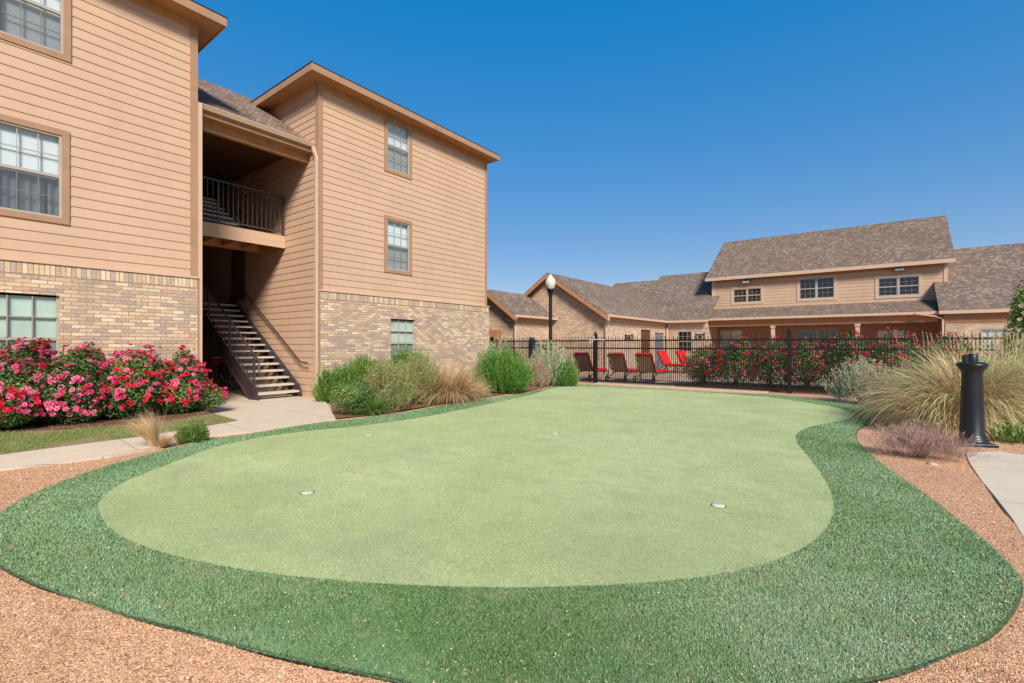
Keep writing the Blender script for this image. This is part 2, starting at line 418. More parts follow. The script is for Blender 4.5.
GREEN_PX = [(788.6, 399.3), (817.9, 404.2), (839.4, 408), (851, 412), (854.6, 415.3), (850, 418.8), (831.6, 422.3), (808, 427), (797.4, 432.5), (795, 437.4), (798.4, 445.2), (808, 456), (818, 469.6), (829.6, 487), (834, 503), (833, 515), (825, 532), (805, 548), (770, 563), (720, 575), (650, 583), (570, 587), (500, 588), (420, 586), (340, 581), (260, 573), (190, 560), (140, 546), (110, 530), (99, 513), (97.7, 503.5), (105.5, 493.8), (121, 483), (144.5, 473.2), (170, 463.5), (189, 456), (212.7, 447.4), (238, 441.5), (261.6, 436.6), (285, 433.7), (316, 429.8), (350, 427), (389, 422.3), (428, 416.5), (467, 408.5), (506, 400.3), (529.7, 395.4), (550, 388.5), (562, 386.6), (599, 386.4), (640, 388.4), (700, 392), (757, 396)]
TZ = .035
def smooth_poly(P, it=2):
    for _ in range(it):
        Q = []
        for i in range(len(P)):
            a, b = P[i], P[(i + 1) % len(P)]
            Q.append((.75 * a[0] + .25 * b[0], .75 * a[1] + .25 * b[1])); Q.append((.25 * a[0] + .75 * b[0], .25 * a[1] + .75 * b[1]))
        P = Q
    return P
ring = smooth_poly([G(x, y, TZ) for x, y in RING_PX]); green = smooth_poly([G(x, y, TZ + .004) for x, y in GREEN_PX])
def flat(poly, z): return MB().add([(p[0], p[1], z) for p in poly], [tuple(range(len(poly)))] if sum(poly[i][0] * poly[(i + 1) % len(poly)][1] - poly[(i + 1) % len(poly)][0] * poly[i][1] for i in range(len(poly))) > 0 else [tuple(range(len(poly)))[::-1]])
def inside(P, X, Y):
    P = np.array(P); r = np.zeros(X.shape, bool); j = len(P) - 1
    for i in range(len(P)):
        xi, yi = P[i]; xj, yj = P[j]
        c = ((yi > Y) != (yj > Y)) & (X < (xj - xi) * (Y - yi) / (yj - yi + 1e-12) + xi)
        r ^= c; j = i
    return r
struct('turf_fringe', MB().slab([(p[0], p[1], TZ) for p in ring], .05), M['fringe'])
struct('putting_green', flat(green, TZ + .004), M['turf'])
# black plastic edging round the fringe
e = MB(); c0 = (sum(p[0] for p in ring) / len(ring), sum(p[1] for p in ring) / len(ring))
N = len(ring); outp = []
for i in range(N):
    a = Vector(ring[i - 1]); b = Vector(ring[(i + 1) % N]); t = (b - a).normalized(); nrm = Vector((t.y, -t.x))
    outp.append(nrm)
sgn = 1
ar = sum(ring[i][0] * ring[(i + 1) % N][1] - ring[(i + 1) % N][0] * ring[i][1] for i in range(N))
if ar < 0: sgn = -1
for i in range(N):
    j = (i + 1) % N
    p = [Vector(ring[i]) + outp[i] * sgn * k for k in (.001, .007)]; q = [Vector(ring[j]) + outp[j] * sgn * k for k in (.001, .007)]
    zt = .030 + .007 * math.sin(i * .37)
    zu = .030 + .007 * math.sin((i + 1) * .37)
    e.add([(p[0].x, p[0].y, zt), (q[0].x, q[0].y, zu), (q[1].x, q[1].y, zu), (p[1].x, p[1].y, zt), (p[1].x, p[1].y, -.02), (q[1].x, q[1].y, -.02)], [(0, 3, 2, 1), (3, 4, 5, 2)])
tag(e.build('turf_edging', M['black']), 'thin black plastic edging strip around the green fringe turf', 'edging')

gravel = [G(-140, 452), G(-60, 470), (-9.2, 2.5)]
WALK_T = [(0, 454.7), (58.6, 446.9), (136.7, 437), (200, 427.3), (238, 420.6)]
def gz(x, y):
    return .014 + .006 * np.sin(x * 1.9 + 1.3 * np.sin(y * 1.1)) + .007 * np.sin(y * 2.7 + 2 * np.sin(x * .9)) + .004 * np.sin(x * 6.1 + y * 4.3)
nx_, ny_ = 150, 170; gx = np.linspace(-12, 6, nx_); gy = np.linspace(-6, 16, ny_)
gm_ = MB(); gm_.add([(x, y, float(gz(x, y))) for y in gy for x in gx], [(j * nx_ + i, j * nx_ + i + 1, (j + 1) * nx_ + i + 1, (j + 1) * nx_ + i) for j in range(ny_ - 1) for i in range(nx_ - 1)], True)
struct('gravel_bed', gm_, M['gravel'])
WZ = .038
wt = [G(x, y, WZ) for x, y in WALK_T]; wb = [G(x, y, WZ) for x, y in [(335.8, 419), (296.7, 424.5), (253.8, 431), (207, 436.3), (144.5, 449.0), (109.4, 455.3), (58.6, 462.5), (0, 469.3)]]
dx, dy = wt[0][0] - wt[2][0], wt[0][1] - wt[2][1]; L_ = math.hypot(dx, dy); dx /= L_; dy /= L_
wall_c = (-11.38, 3.98)
gtip = G(216.6, 414, WZ)
walk = [(wt[0][0] + dx * 8, wt[0][1] + dy * 8)] + wt + [gtip, wall_c, (-19, 3.98), (-19, 6.69), (-11.44, 6.69), G(326, 402, WZ)] + wb + [(wb[-1][0] + dx * 8, wb[-1][1] + dy * 8)]
struct('sidewalk', MB().slab([(p[0], p[1], WZ) for p in walk], .06), M['walk'])
w2 = [G(x, y, WZ) for x, y in [(966, 452), (968, 458), (971, 464), (982, 480), (995, 495), (1013, 518), (1024, 536), (1060, 600)]]
struct('sidewalk', MB().slab([(p[0], p[1], .029) for p in w2 + [(3.2, 2.0), (4.9, 3.5), (3.9, 7.0), G(1000, 450.5, WZ)]], .06), M['walk'])
# lawn strip and hedge bed
BZ = .11
gt = [G(x, y, BZ) for x, y in [(0, 432), (60, 430), (130, 424.5), (180, 419), (214, 413.5)]]
lv = [(p[0], p[1], WZ + .004) for p in wt] ; 
ls = MB()
bot = [(wt[0][0] + dx * 8, wt[0][1] + dy * 8, WZ + .002)] + [(p[0], p[1], WZ + .002) for p in wt]
gtl = (gt[0][0] + dx * 8, gt[0][1] + dy * 8, BZ)
top = [gtl] + [(p[0], p[1], BZ) for p in gt]
m_ = len(bot)
ls.add(bot + top, [(i, i + 1, m_ + i + 1, m_ + i) for i in range(m_ - 1)]); 
lawn = struct('lawn_strip', ls, M['lawn'])
bd = MB(); bedp = top + [(-11.45, 3.86, BZ), (-11.45, top[0][1], BZ)]
bd.slab([(p[0], p[1], BZ) for p in bedp], .13)
struct('hedge_bed', bd, M['mulch'])
# shrub bed along the brick wall: between wall and fringe
sb = [(-11.42, 6.75)] + [G(x, y, .012) for x, y in [(330, 404), (334, 419.6), (360, 417.5), (389, 413.6), (434, 406), (475, 398.4), (520, 393.6), (550, 386.6), (570, 384.4)]] + [(-9.0, 15.55), (-14.5, 15.55), (-14.5, 13.5), (-11.42, 13.4)]
struct('shrub_bed', flat(sb, .034), M['mulch'])
# curb under the fence and the pool deck
struct('concrete_curb', MB().box(-8.05, -2.55, 15.22, 15.62, -.05, .045), M['curb'])
struct('pool_deck', MB().box(-22, 16, 15.66, 31.5, -.05, .02), M['paver'])
struct('planting_bed', MB().box(-5.4, 3.2, 15.95, 18.6, .0, .06), M['mulch'])

# cups
for i, (x, y) in enumerate([(307.5, 493.2), (718.5, 506), (369, 435.3), (555.5, 434)]):
    p = G(x, y, TZ); 
    lb = ['white round hole cover at the left front of the putting green', 'white round hole cover at the right front of the putting green', 'small far hole cover on the green near the shrub bed', 'small far hole cover in the middle of the green'][i]
    t = Thing('golf_hole_cover', lb, 'golf hole', (p[0], p[1], TZ), group='hole covers on the putting green')
    o = MB().lathe([(0.0001, .011), (.045, .011), (.052, .009), (.054, .0045)], n=24).build('disc', plain('ivory_plastic', (.58, .56, .40, 1), .5), t.o, origin=(0, 0, 0))
    o = MB().lathe([(.054, .006), (.066, .0058), (.066, .0042)], n=24).build('rim', M['fringe'], t.o, origin=(0, 0, 0))

# ------------------------------------------------------------------ apartment building
AX = -11.38; AY = 3.92; BX = -11.42; BY = 6.71; BE = 13.33
TOP = 8.15; BELT = 2.80
apt = Thing('apartment_building', 'three storey apartment building with tan lap siding over mixed brick and an open stairwell', 'building', (-14, 5, 0))
EXP = .178
def siding(P, u, n, L, z0, z1, holes=(), par=apt, name='siding_wall', mat=None):
    mb = MB(); z = z0; k = 0
    while z < z1 - 1e-4:
        zt = min(z + EXP, z1)
        cuts = sorted({z, zt} | {c for h in holes for c in (h[2], h[3]) if z < c < zt})
        for a, b in zip(cuts[:-1], cuts[1:]):
            segs = [(0, L)]
            for h in holes:
                if h[2] < (a + b) / 2 < h[3]:
                    ns = []
                    for s0, s1 in segs:
                        if h[1] <= s0 or h[0] >= s1: ns.append((s0, s1)); continue
                        if h[0] > s0: ns.append((s0, h[0]))
                        if h[1] < s1: ns.append((h[1], s1))
                    segs = ns
            for s0, s1 in segs:
                d0 = .015 - .012 * (a - z) / EXP; d1 = .015 - .012 * (b - z) / EXP
                mb.oquad(P, u, n, s0, s1, a, b, d0, d1)
                if a == z:
                    Pv = Vector(P); uu = Vector(u); nn = Vector(n); k3 = Vector((0, 0, a))
                    q = [Pv + uu * s0 + k3, Pv + uu * s1 + k3, Pv + uu * s1 + nn * .015 + k3, Pv + uu * s0 + nn * .015 + k3]
                    mb.add(q, [(0, 1, 2, 3)])
        z += EXP
    return mb.build(name, mat or M['siding'], par)
def brickwall(P, u, n, L, z0, z1, holes=(), par=apt, name='brick_wall', mat=None, d=.0):
    mb = MB(); us = sorted({0, L} | {c for h in holes for c in h[:2]}); zs = sorted({z0, z1} | {c for h in holes for c in h[2:]})
    for a, b in zip(us[:-1], us[1:]):
        for c, e_ in zip(zs[:-1], zs[1:]):
            if any(h[0] <= a and b <= h[1] and h[2] <= c and e_ <= h[3] for h in holes): continue
            mb.oquad(P, u, n, a, b, c, e_, d)
    for h in holes:
        mb.obox(P, u, n, h[0] - .11, h[0] - .0005, h[2], h[3], d - .12, d - .001); mb.obox(P, u, n, h[1] + .0005, h[1] + .11, h[2], h[3], d - .12, d - .001)
        mb.obox(P, u, n, h[0], h[1], h[3] + .0005, h[3] + .1, d - .12, d - .001); mb.obox(P, u, n, h[0], h[1], h[2] - .1, h[2] - .0005, d - .12, d - .001)
    return mb.build(name, mat or M['brick'], par)

def window(par, P, u, n, u0, u1, z0, z1, trim=.10, d=0.0, cols=3, rows=2, style='blind', double=False, vin='vinyl', label=None, screen=True, tm='trim', mw=.006):
    """one window: trim (the window mesh itself), sash, panes, screen and blind"""
    org = par.loc
    mb = MB()
    if trim:
        mb.obox(P, u, n, u0 - trim, u0, z0 - trim, z1 + trim, -.02, d + .034); mb.obox(P, u, n, u1, u1 + trim, z0 - trim, z1 + trim, -.02, d + .034)
        mb.obox(P, u, n, u0, u1, z1, z1 + trim, -.02, d + .032); mb.obox(P, u, n, u0, u1, z0 - trim, z0, -.02, d + .032)
    else:
        mb.obox(P, u, n, u0 - .012, u1 + .012, z0 - .05, z0 - .003, -.1, d + .03)
    wn = mb.build('window', M[tm] if trim else M['brick'], par, label=label)
    sections = [(u0, u1)] if not double else [(u0, (u0 + u1) / 2 - .025), ((u0 + u1) / 2 + .025, u1)]
    sa = MB(); gl = MB(); sc = MB()
    if double: sa.obox(P, u, n, sections[0][1], sections[1][0], z0, z1, -.06, d + .02)
    for a, b in sections:
        f = .035
        sa.obox(P, u, n, a, a + f, z0, z1, -.06, d + .012); sa.obox(P, u, n, b - f, b, z0, z1, -.06, d + .012)
        sa.obox(P, u, n, a + f, b - f, z1 - f, z1, -.06, d + .010); sa.obox(P, u, n, a + f, b - f, z0, z0 + f, -.06, d + .010)
        zm = (z0 + z1) / 2; sa.obox(P, u, n, a + f, b - f, zm - .025, zm + .025, -.05, d + .006)
        for half, (c, e_) in enumerate([(z0 + f, zm - .025), (zm + .025, z1 - f)]):
            for i in range(1, cols):
                x = a + f + (b - a - 2 * f) * i / cols; sa.obox(P, u, n, x - mw, x + mw, c, e_, -.035, d - .012)
            for i in range(1, rows):
                z = c + (e_ - c) * i / rows; sa.obox(P, u, n, a + f, b - f, z - mw, z + mw, -.034, d - .013)
            gl.oquad(P, u, n, a + f, b - f, c, e_, d - .020 + half * .004)
            if half == 0 and screen: sc.oquad(P, u, n, a + f, b - f, c, e_, d - .004)
    sa.build('sash', M[vin], wn, origin=org); gl.build('pane', M['glass'], wn, origin=org)
    if screen: sc.build('insect_screen', M['screen'], wn, origin=org)
    bl = MB(); bk = {'blind': 'blind', 'curtain': 'curtain', 'green': 'greenblind', 'dark': 'dark'}[style]
    if style == 'curtain':
        zc = (z0 + z1) / 2; bl.oquad(P, u, n, u0, u1, zc - .05, z1, -.09); bl.build('blind', M['blind'], wn, origin=org)
        cu = MB(); k = 26
        for i in range(k):
            a = u0 + (u1 - u0) * i / k; b = u0 + (u1 - u0) * (i + 1) / k
            if i in (9, 20): continue
            Pv = Vector(P); uu = Vector(u); nn = Vector(n)
            da = -.13 + .022 * math.sin(i * 1.5); db = -.13 + .022 * math.sin((i + 1) * 1.5)
            cu.add([Pv + uu * a + nn * da + Vector((0, 0, z0)), Pv + uu * b + nn * db + Vector((0, 0, z0)), Pv + uu * b + nn * db + Vector((0, 0, z1)), Pv + uu * a + nn * da + Vector((0, 0, z1))], [(0, 1, 2, 3)])
        cu.build('curtain', M['curtain'], wn, origin=org)
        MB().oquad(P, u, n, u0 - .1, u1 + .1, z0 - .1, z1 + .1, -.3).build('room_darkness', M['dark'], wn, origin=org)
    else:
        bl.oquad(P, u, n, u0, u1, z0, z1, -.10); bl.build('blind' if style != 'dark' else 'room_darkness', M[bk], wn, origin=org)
    return wn
UY = (0, 1, 0); NX = (1, 0, 0)
# --- near block (left in the view)
A0 = -9.0
PA = (AX, A0, 0)
aw = [(1.0 - A0, 1.84 - A0, 3.62, 5.07), (1.06 - A0, 1.86 - A0, 6.50, 7.92)]
extraA = [(-3.6 - A0, -2.7 - A0, 3.62, 5.07), (-3.6 - A0, -2.7 - A0, 6.5, 7.92)]
siding(PA, UY, NX, AY - A0, BELT, TOP, aw + extraA)
window(apt, PA, UY, NX, *aw[0], style='curtain'); window(apt, PA, UY, NX, *aw[1], style='blind')
for h in extraA: window(apt, PA, UY, NX, *h, style='blind')
PAb = (AX + .07, A0, 0)
hb = (.84 - A0, 1.80 - A0, .75, 2.26)
brickwall(PAb, UY, NX, AY - A0, -.05, BELT - .21, [hb])
MB().oquad(PAb, UY, NX, 0, AY - A0, BELT - .21, BELT - .012, .004).build('soldier_course', M['soldier'], apt)
window(apt, PAb, UY, NX, *hb, trim=0, style='green', d=-.07)
MB().obox(PAb, UY, NX, 0, AY - A0 + .02, BELT - .012, BELT + .025, -.07, .03).build('water_table', M['cream'], apt)
MB().obox(PA, UY, NX, AY - A0 - .11, AY - A0, BELT + .026, TOP, .0, .032).obox(PA, UY, NX, AY - A0, AY - A0 + .025, BELT - .0, TOP, -.11, .032).obox(PAb, UY, NX, AY - A0 - .0, AY - A0 + .03, -.05, BELT - .012, -.12, .01).build('corner_board', M['trim'], apt)
MB().obox(PA, UY, NX, 0, AY - A0 - .111, TOP - .16, TOP - .001, 0, .030).build('frieze_board', M['cedar'], apt)
siding((-24, AY, 0), (1, 0, 0), (0, 1, 0), 24 + AX, 0, TOP, name='stairwell_side_wall')
siding((-24, A0, 0), (1, 0, 0), (0, -1, 0), 24 + AX, 0, TOP)
siding((-24, A0, 0), UY, (-1, 0, 0), AY - A0, 0, TOP)
# --- far block
PB = (BX, BY, 0); LB = BE - BY
bw = [(2.14, 2.98, 3.63, 5.09), (2.14, 2.98, 6.57, 8.03)]
siding(PB, UY, NX, LB, BELT, TOP, bw)
for h in bw: window(apt, PB, UY, NX, *h, style='blind', trim=.10)
PBb = (BX + .07, BY, 0)
hb = (2.24, 3.16, .75, 2.17)
brickwall(PBb, UY, NX, LB + .06, -.05, BELT - .21, [hb])
MB().oquad(PBb, UY, NX, 0, LB + .06, BELT - .21, BELT - .012, .004).build('soldier_course', M['soldier'], apt)
window(apt, PBb, UY, NX, *hb, trim=0, style='green', d=-.07)
MB().obox(PBb, UY, NX, -.03, LB + .08, BELT - .012, BELT + .025, -.07, .03).build('water_table', M['cream'], apt)
MB().obox(PB, UY, NX, LB - .1, LB, BELT + .026, TOP, 0, .032).build('corner_board', M['trim'], apt)
cb = MB().obox(PB, UY, NX, 0, .10, BELT + .026, TOP, 0, .032).obox(PB, UY, NX, -.025, 0, BELT, TOP, -.11, .032).obox(PBb, UY, NX, -.03, 0, -.05, BELT - .012, -.12, .01)
cb.build('corner_board', M['trim'], apt)
MB().obox(PB, UY, NX, .101, LB - .101, TOP - .16, TOP - .001, 0, .030).build('frieze_board', M['cedar'], apt)
siding((BX, BY, 0), (-1, 0, 0), (0, -1, 0), 13, 0, TOP, name='stairwell_side_wall')
MB().oquad((BX + .07, BE + .06, 0), (-1, 0, 0), (0, 1, 0), 0, 12, -.05, BELT, 0).build('brick_wall', M['brick'], apt)
siding((BX, BE, 0), (-1, 0, 0), (0, 1, 0), 13, BELT, TOP)
siding((-24.4, BY, 0), UY, (-1, 0, 0), LB, 0, TOP)
# eaves (flat soffit and fascia) and hip roofs
OV = .40
def eave(x0, x1, y0, y1):
    MB().box(x0, x1, y0, y1, TOP, TOP + .02).build('soffit', M['cedar'], apt)
    f = MB(); t = .03
    f.box(x0 - t, x0, y0 - t, y1 + t, TOP - .015, TOP + .17); f.box(x1, x1 + t, y0 - t, y1 + t, TOP - .015, TOP + .17)
    f.box(x0, x1, y0 - t, y0, TOP - .015, TOP + .17); f.box(x0, x1, y1, y1 + t, TOP - .015, TOP + .17)
    f.build('fascia', M['trim'], apt, bevel=.004)
def hip(x0, x1, y0, y1, z, pitch, mat, par, name='roof'):
    hw = min(x1 - x0, y1 - y0) / 2; zr = z + hw * pitch; mb = MB()
    if y1 - y0 > x1 - x0:
        a = ((x0 + x1) / 2, y0 + hw, zr); b = ((x0 + x1) / 2, y1 - hw, zr)
        mb.add([(x0, y0, z), (x1, y0, z), (x1, y1, z), (x0, y1, z), a, b], [(0, 1, 4), (1, 2, 5, 4), (2, 3, 5), (3, 0, 4, 5)])
    else:
        a = (x0 + hw, (y0 + y1) / 2, zr); b = (x1 - hw, (y0 + y1) / 2, zr)
        mb.add([(x0, y0, z), (x1, y0, z), (x1, y1, z), (x0, y1, z), a, b], [(0, 1, 5, 4), (1, 2, 5), (2, 3, 4, 5), (3, 0, 4)])
    return mb.build(name, mat, par)
eave(-24 - OV, AX + OV, A0 - OV, AY + OV); hip(-24 - OV - .05, AX + OV + .05, A0 - OV - .05, AY + OV + .05, TOP + .173, .42, M['roof'], apt)
eave(-24.4 - OV, BX + OV, BY - OV, BE + .20); hip(-24.4 - OV - .05, BX + OV + .05, BY - OV - .05, BE + .25, TOP + .173, .42, M['roof'], apt)
# stairwell roof: eave, gutter, header beam
EX, EZ = -11.66, 6.60
rx, rz = -14.95, 8.80
MB().slab([(EX, AY, EZ), (EX, BY, EZ), (rx, BY, rz), (rx, AY, rz)], .05).slab([(rx, AY, rz), (rx, BY, rz), (rx - 3.3, BY, EZ), (rx - 3.3, AY, EZ)], .05).build('roof', M['roof'], apt)
gm = MB()
prof = [(0, .0), (0, .11), (.03, .115), (.03, .10), (.115, .10), (.13, .085), (.10, .03), (.085, 0)]
vs = [(EX + .01 + a, y, EZ - .10 + b) for y in (AY + .01, BY - .03) for a, b in prof]; k = len(prof)
gm.add(vs, [(i, (i + 1) % k, k + (i + 1) % k, k + i) for i in range(k)] + [tuple(range(k))[::-1], tuple(range(k, 2 * k))])
gm.build('gutter', M['cream'], apt)
MB().box(EX - .02, EX + .008, AY + .002, BY - .022, EZ - .21, EZ - .01).build('fascia', M['trim'], apt)
MB().box(EX - .34, EX - .22, AY + .002, BY - .022, EZ - .42, EZ - .06).box(EX - .22, EX - .021, AY + .002, BY - .022, EZ - .21, EZ - .185).build('header_beam', M['cedar'], apt)
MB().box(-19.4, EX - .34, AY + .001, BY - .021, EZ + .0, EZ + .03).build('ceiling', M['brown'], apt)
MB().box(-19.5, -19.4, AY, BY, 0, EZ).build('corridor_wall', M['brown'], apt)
# entry doors on the corridor wall of each floor
for z in (0.03, 2.79, 5.6):
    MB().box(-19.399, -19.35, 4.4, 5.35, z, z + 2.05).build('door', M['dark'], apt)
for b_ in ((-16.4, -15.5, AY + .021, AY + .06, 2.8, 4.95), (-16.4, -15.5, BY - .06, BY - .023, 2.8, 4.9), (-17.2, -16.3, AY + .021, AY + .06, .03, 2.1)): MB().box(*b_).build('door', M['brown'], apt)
# floors
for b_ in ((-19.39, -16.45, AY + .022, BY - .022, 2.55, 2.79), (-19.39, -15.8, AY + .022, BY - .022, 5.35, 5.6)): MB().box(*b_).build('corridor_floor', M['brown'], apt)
bal = MB().box(-13.11, -13.07, AY + .022, BY - .022, 4.08, 4.42).build('balcony', M['siding'], apt)
org = apt.loc
MB().box(-14.3, -13.111, AY + .022, BY - .022, 4.36, 4.40).build('balcony_floor', M['tread'], bal, origin=org)
jm = MB()
for i in range(6):
    y = AY + .15 + i * (BY - AY - .3) / 5
    jm.box(-14.3, -13.112, y - .02, y + .02, 4.12, 4.359)
jm.box(-14.34, -14.30, AY + .03, BY - .03, 4.08, 4.40)
jm.build('floor_joists', M['cedar'], bal, origin=org)
rl = MB(); zt, zb = 5.50, 4.52; yr = BY - .06
rl.box(-13.115, -13.065, AY + .03, yr, zt - .02, zt + .02); rl.box(-13.105, -13.075, AY + .03, yr, zb - .015, zb + .015)
rl.box(-13.11, -13.06, yr - .05, yr, 4.42, zt + .03); rl.box(-13.11, -13.07, 4.98, 5.02, 4.42, zt)
y = AY + .13
while y < yr - .06:
    rl.box(-13.098, -13.082, y - .008, y + .008, zb, zt); y += .118
rl.build('railing', M['steel'], bal, origin=org)
# stairs
def flight(x0, z0, n, y0, y1, run=.27, rise=.175, sgn=-1, name='staircase', rail_left=True, wallrail=True):
    st = MB(); org = apt.loc
    def stringer(y, w):
        m = MB(); L = n * run; Z = n * rise
        a = (x0 - sgn * .05, z0 - .02); 
        P = [(x0 - sgn * .10, z0), (x0 - sgn * .02, z0 + .30), (x0 + sgn * (L - .2), z0 + Z + .14), (x0 + sgn * L, z0 + Z + .02), (x0 + sgn * L, z0 + Z - .22), (x0 + sgn * .28, z0)]
        vs = [(p[0], yy, p[1]) for yy in (y, y + w) for p in P]; k = len(P)
        fs = [tuple(range(k)), tuple(range(k, 2 * k))[::-1]] + [(i, k + i, k + (i + 1) % k, (i + 1) % k) for i in range(k)]
        m.add(vs, fs); return m, P
    m, P = stringer(y0 - .01, .012)
    # channel flanges
    for (a, b) in ((1, 2), (4, 5)):
        pa, pb = P[a], P[b]; 
        m.add([(pa[0], y0 - .05, pa[1]), (pb[0], y0 - .05, pb[1]), (pb[0], y0 - .0101, pb[1]), (pa[0], y0 - .0101, pa[1]),
               (pa[0], y0 - .05, pa[1] + .008), (pb[0], y0 - .05, pb[1] + .008), (pb[0], y0 - .0101, pb[1] + .008), (pa[0], y0 - .0101, pa[1] + .008)],
              [(3, 2, 1, 0), (4, 5, 6, 7), (0, 1, 5, 4), (1, 2, 6, 5), (2, 3, 7, 6), (3, 0, 4, 7)])
    root = m.build(name, M['steel'], apt)
    m2, _ = stringer(y1 + .0, .012); m2.build('stringer', M['steel'], root, origin=org)
    for i in range(n - 1):
        x = x0 + sgn * (i * run); z = z0 + (i + 1) * rise
        MB().box(min(x, x + sgn * .29), max(x, x + sgn * .29), y0 + .004, y1 - .002, z - .05, z).build('tread', M['tread'], root, origin=org, bevel=.004)
    sl = rise / run
    if rail_left:
        r = MB(); yy = y0 - .03
        xa, xb = x0 + sgn * .05, x0 + sgn * (n * run - .1)
        f = lambda x: z0 + (x - x0) * sgn * sl
        r.tube([(xa - sgn * .28, yy, f(xa) + .62), (xa - sgn * .22, yy, f(xa) + .98), (xa, yy, f(xa) + 1.10), (xb, yy, f(xb) + 1.10)], .022, 8)
        r.tube([(xa, yy, f(xa) + .42), (xb, yy, f(xb) + .42)], .014, 6)
        for q in (0, .33, .66, 1):
            x = xa + (xb - xa) * q; r.box(x - .02, x + .02, yy - .02, yy + .02, f(x) + .1, f(x) + 1.1)
        k = int(abs(xb - xa) / .11)
        for i in range(1, k):
            x = xa + (xb - xa) * i / k; r.box(x - .0065, x + .0065, yy - .0065, yy + .0065, f(x) + .42, f(x) + 1.10)
        r.build('railing', M['steel'], root, origin=org)
    if wallrail:
        r = MB(); yy = y1 + .0; xa, xb = x0 + sgn * .05, x0 + sgn * (n * run - .1); f = lambda x: z0 + (x - x0) * sgn * sl
        yw = y1 - .02
        r.tube([(x0 + .42, yw, f(x0) + .90), (xa + .12, yw, f(xa) + .90), (xb, yw, f(xb) + .92)], .022, 8)
        for q in (.06, .35, .65, .95):
            x = xa + (xb - xa) * q; r.tube([(x, yw, f(x) + .89), (x, yw + .03, f(x) + .82), (x, yw + .09, f(x) + .82)], .008, 6)
        r.build('handrail', M['steel'], root, origin=org)
    return root
flight(-12.15, .03, 16, 5.50, 6.60)
flight(-13.35, 4.42, 7, 4.50, 5.58, rail_left=False)
# downspouts
def spout(pts, name='downspout', par=apt):
    MB().tube(pts, .048, 4, smooth=False).build(name, M['cream'], par)
spout([(AX + .02, AY + .062, 6.5), (AX + .03, AY + .062, 6.35), (AX + .03, AY + .062, .12), (AX + .13, AY + .062, .05)])
spout([(EX + .09, BY - .06, 6.52), (EX + .10, BY - .06, 6.44), (BX - .00, BY - .075, 6.25), (BX + .02, BY - .075, 6.15), (BX + .02, BY - .075, .12), (BX + .12, BY - .08, .06)])

# ------------------------------------------------------------------ clubhouse
club = Thing('clubhouse', 'long one and a half storey clubhouse with brown shingle roofs beyond the black fence', 'building', (-3, 30, 0))
UXp = (1, 0, 0); NYm = (0, -1, 0)
YW = 31.0; X0, X1 = -8.2, 2.62
cw = []
def cpx(px, Y):
    a = (px - CX) / F; d = Y / (a * RY + FY); return d * (a * RX + FX)
def cz(px, py, Y):
    a = (px - CX) / F; d = Y / (a * RY + FY); return H + (HY - py) * d / F
for (a, b, t_, bt) in [(733.5, 761, 288.8, 302.2), (799.5, 834, 278.3, 298.3), (878.3, 919, 277.3, 295.3)]:
    cw.append((cpx(a, YW) - X0, cpx(b, YW) - X0, cz((a + b) / 2, bt, YW), cz((a + b) / 2, t_, YW)))
PC = (X0, YW, 0)
siding(PC, UXp, NYm, X1 - X0, 3.4, 5.42, cw, par=club)
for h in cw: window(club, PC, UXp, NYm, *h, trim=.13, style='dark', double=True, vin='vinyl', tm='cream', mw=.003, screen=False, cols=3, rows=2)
for a_ in (X1 - X0 - .15, 0): MB().obox(PC, UXp, NYm, a_, a_ + .15, 3.4, 5.42, 0, .035).build('corner_board', M['cream'], club)
MB().obox(PC, UXp, NYm, .151, X1 - X0 - .151, 5.2, 5.42, 0, .03).build('frieze_board', M['cedar'], club)
siding((X1, YW, 0), (0, 1, 0), (1, 0, 0), 4, 3.4, 5.6, par=club); siding((X0, YW, 0), (0, 1, 0), (-1, 0, 0), 4, 3.4, 5.6, par=club)
# upper roof
ye, ze, yr_, zr_ = 30.6, 5.50, 35.1, 8.48
MB().slab([(-8.5, ye, ze), (2.86, ye, ze), (2.90, yr_, zr_), (-8.5, yr_, zr_)], .06).slab([(-8.5, yr_, zr_), (2.9, yr_, zr_), (2.9, yr_ + 4.5, ze), (-8.5, yr_ + 4.5, ze)], .06).build('roof', M['roof'], club)
MB().box(-8.5, 2.86, ye - .03, ye + .0, ze - .19, ze - .01).build('fascia', M['cream'], club)
MB().box(-8.5, 2.86, ye, YW - .001, ze - .10, ze - .075).build('soffit', M['cedar'], club)
gb = MB()
for x in (-8.2, 2.62):
    gb.add([(x, YW, ze - .1), (x, yr_ + 4.1, ze - .1), (x, yr_, zr_ - .07)], [(0, 1, 2)])
gb.build('gable_wall', M['siding'], club)
# porch roof
MB().slab([(-8.7, 28.75, 2.93), (2.12, 28.75, 2.93), (2.12, YW - .035, 3.60), (-8.7, YW - .035, 3.60)], .05).build('porch_roof', M['roof'], club)
MB().box(-8.7, 2.12, 28.68, 28.74, 2.80, 2.92).build('gutter', M['cream'], club)
MB().box(-8.7, 2.12, 28.95, 29.2, 2.45, 2.80).build('porch_beam', M['cedar'], club)
MB().box(-8.7, 2.12, 29.2, 31, 2.74, 2.78).box(-8.7, 2.12, 28.745, 28.95, 2.765, 2.83).box(2.12, 2.36, 28.9, 31, 2.75, 2.79).build('porch_ceiling', M['cedar'], club)
for px in (773, 857.5):
    x = cpx(px, 29.08); MB().box(x - .09, x + .09, 28.98, 29.16, 0, 2.45).box(x - .12, x + .12, 28.94, 29.2, 2.32, 2.449).box(x - .12, x + .12, 28.94, 29.2, 0.02, .25).build('porch_column', M['cream'], club, bevel=.01)
PP = (-8.7, 31.0, 0)
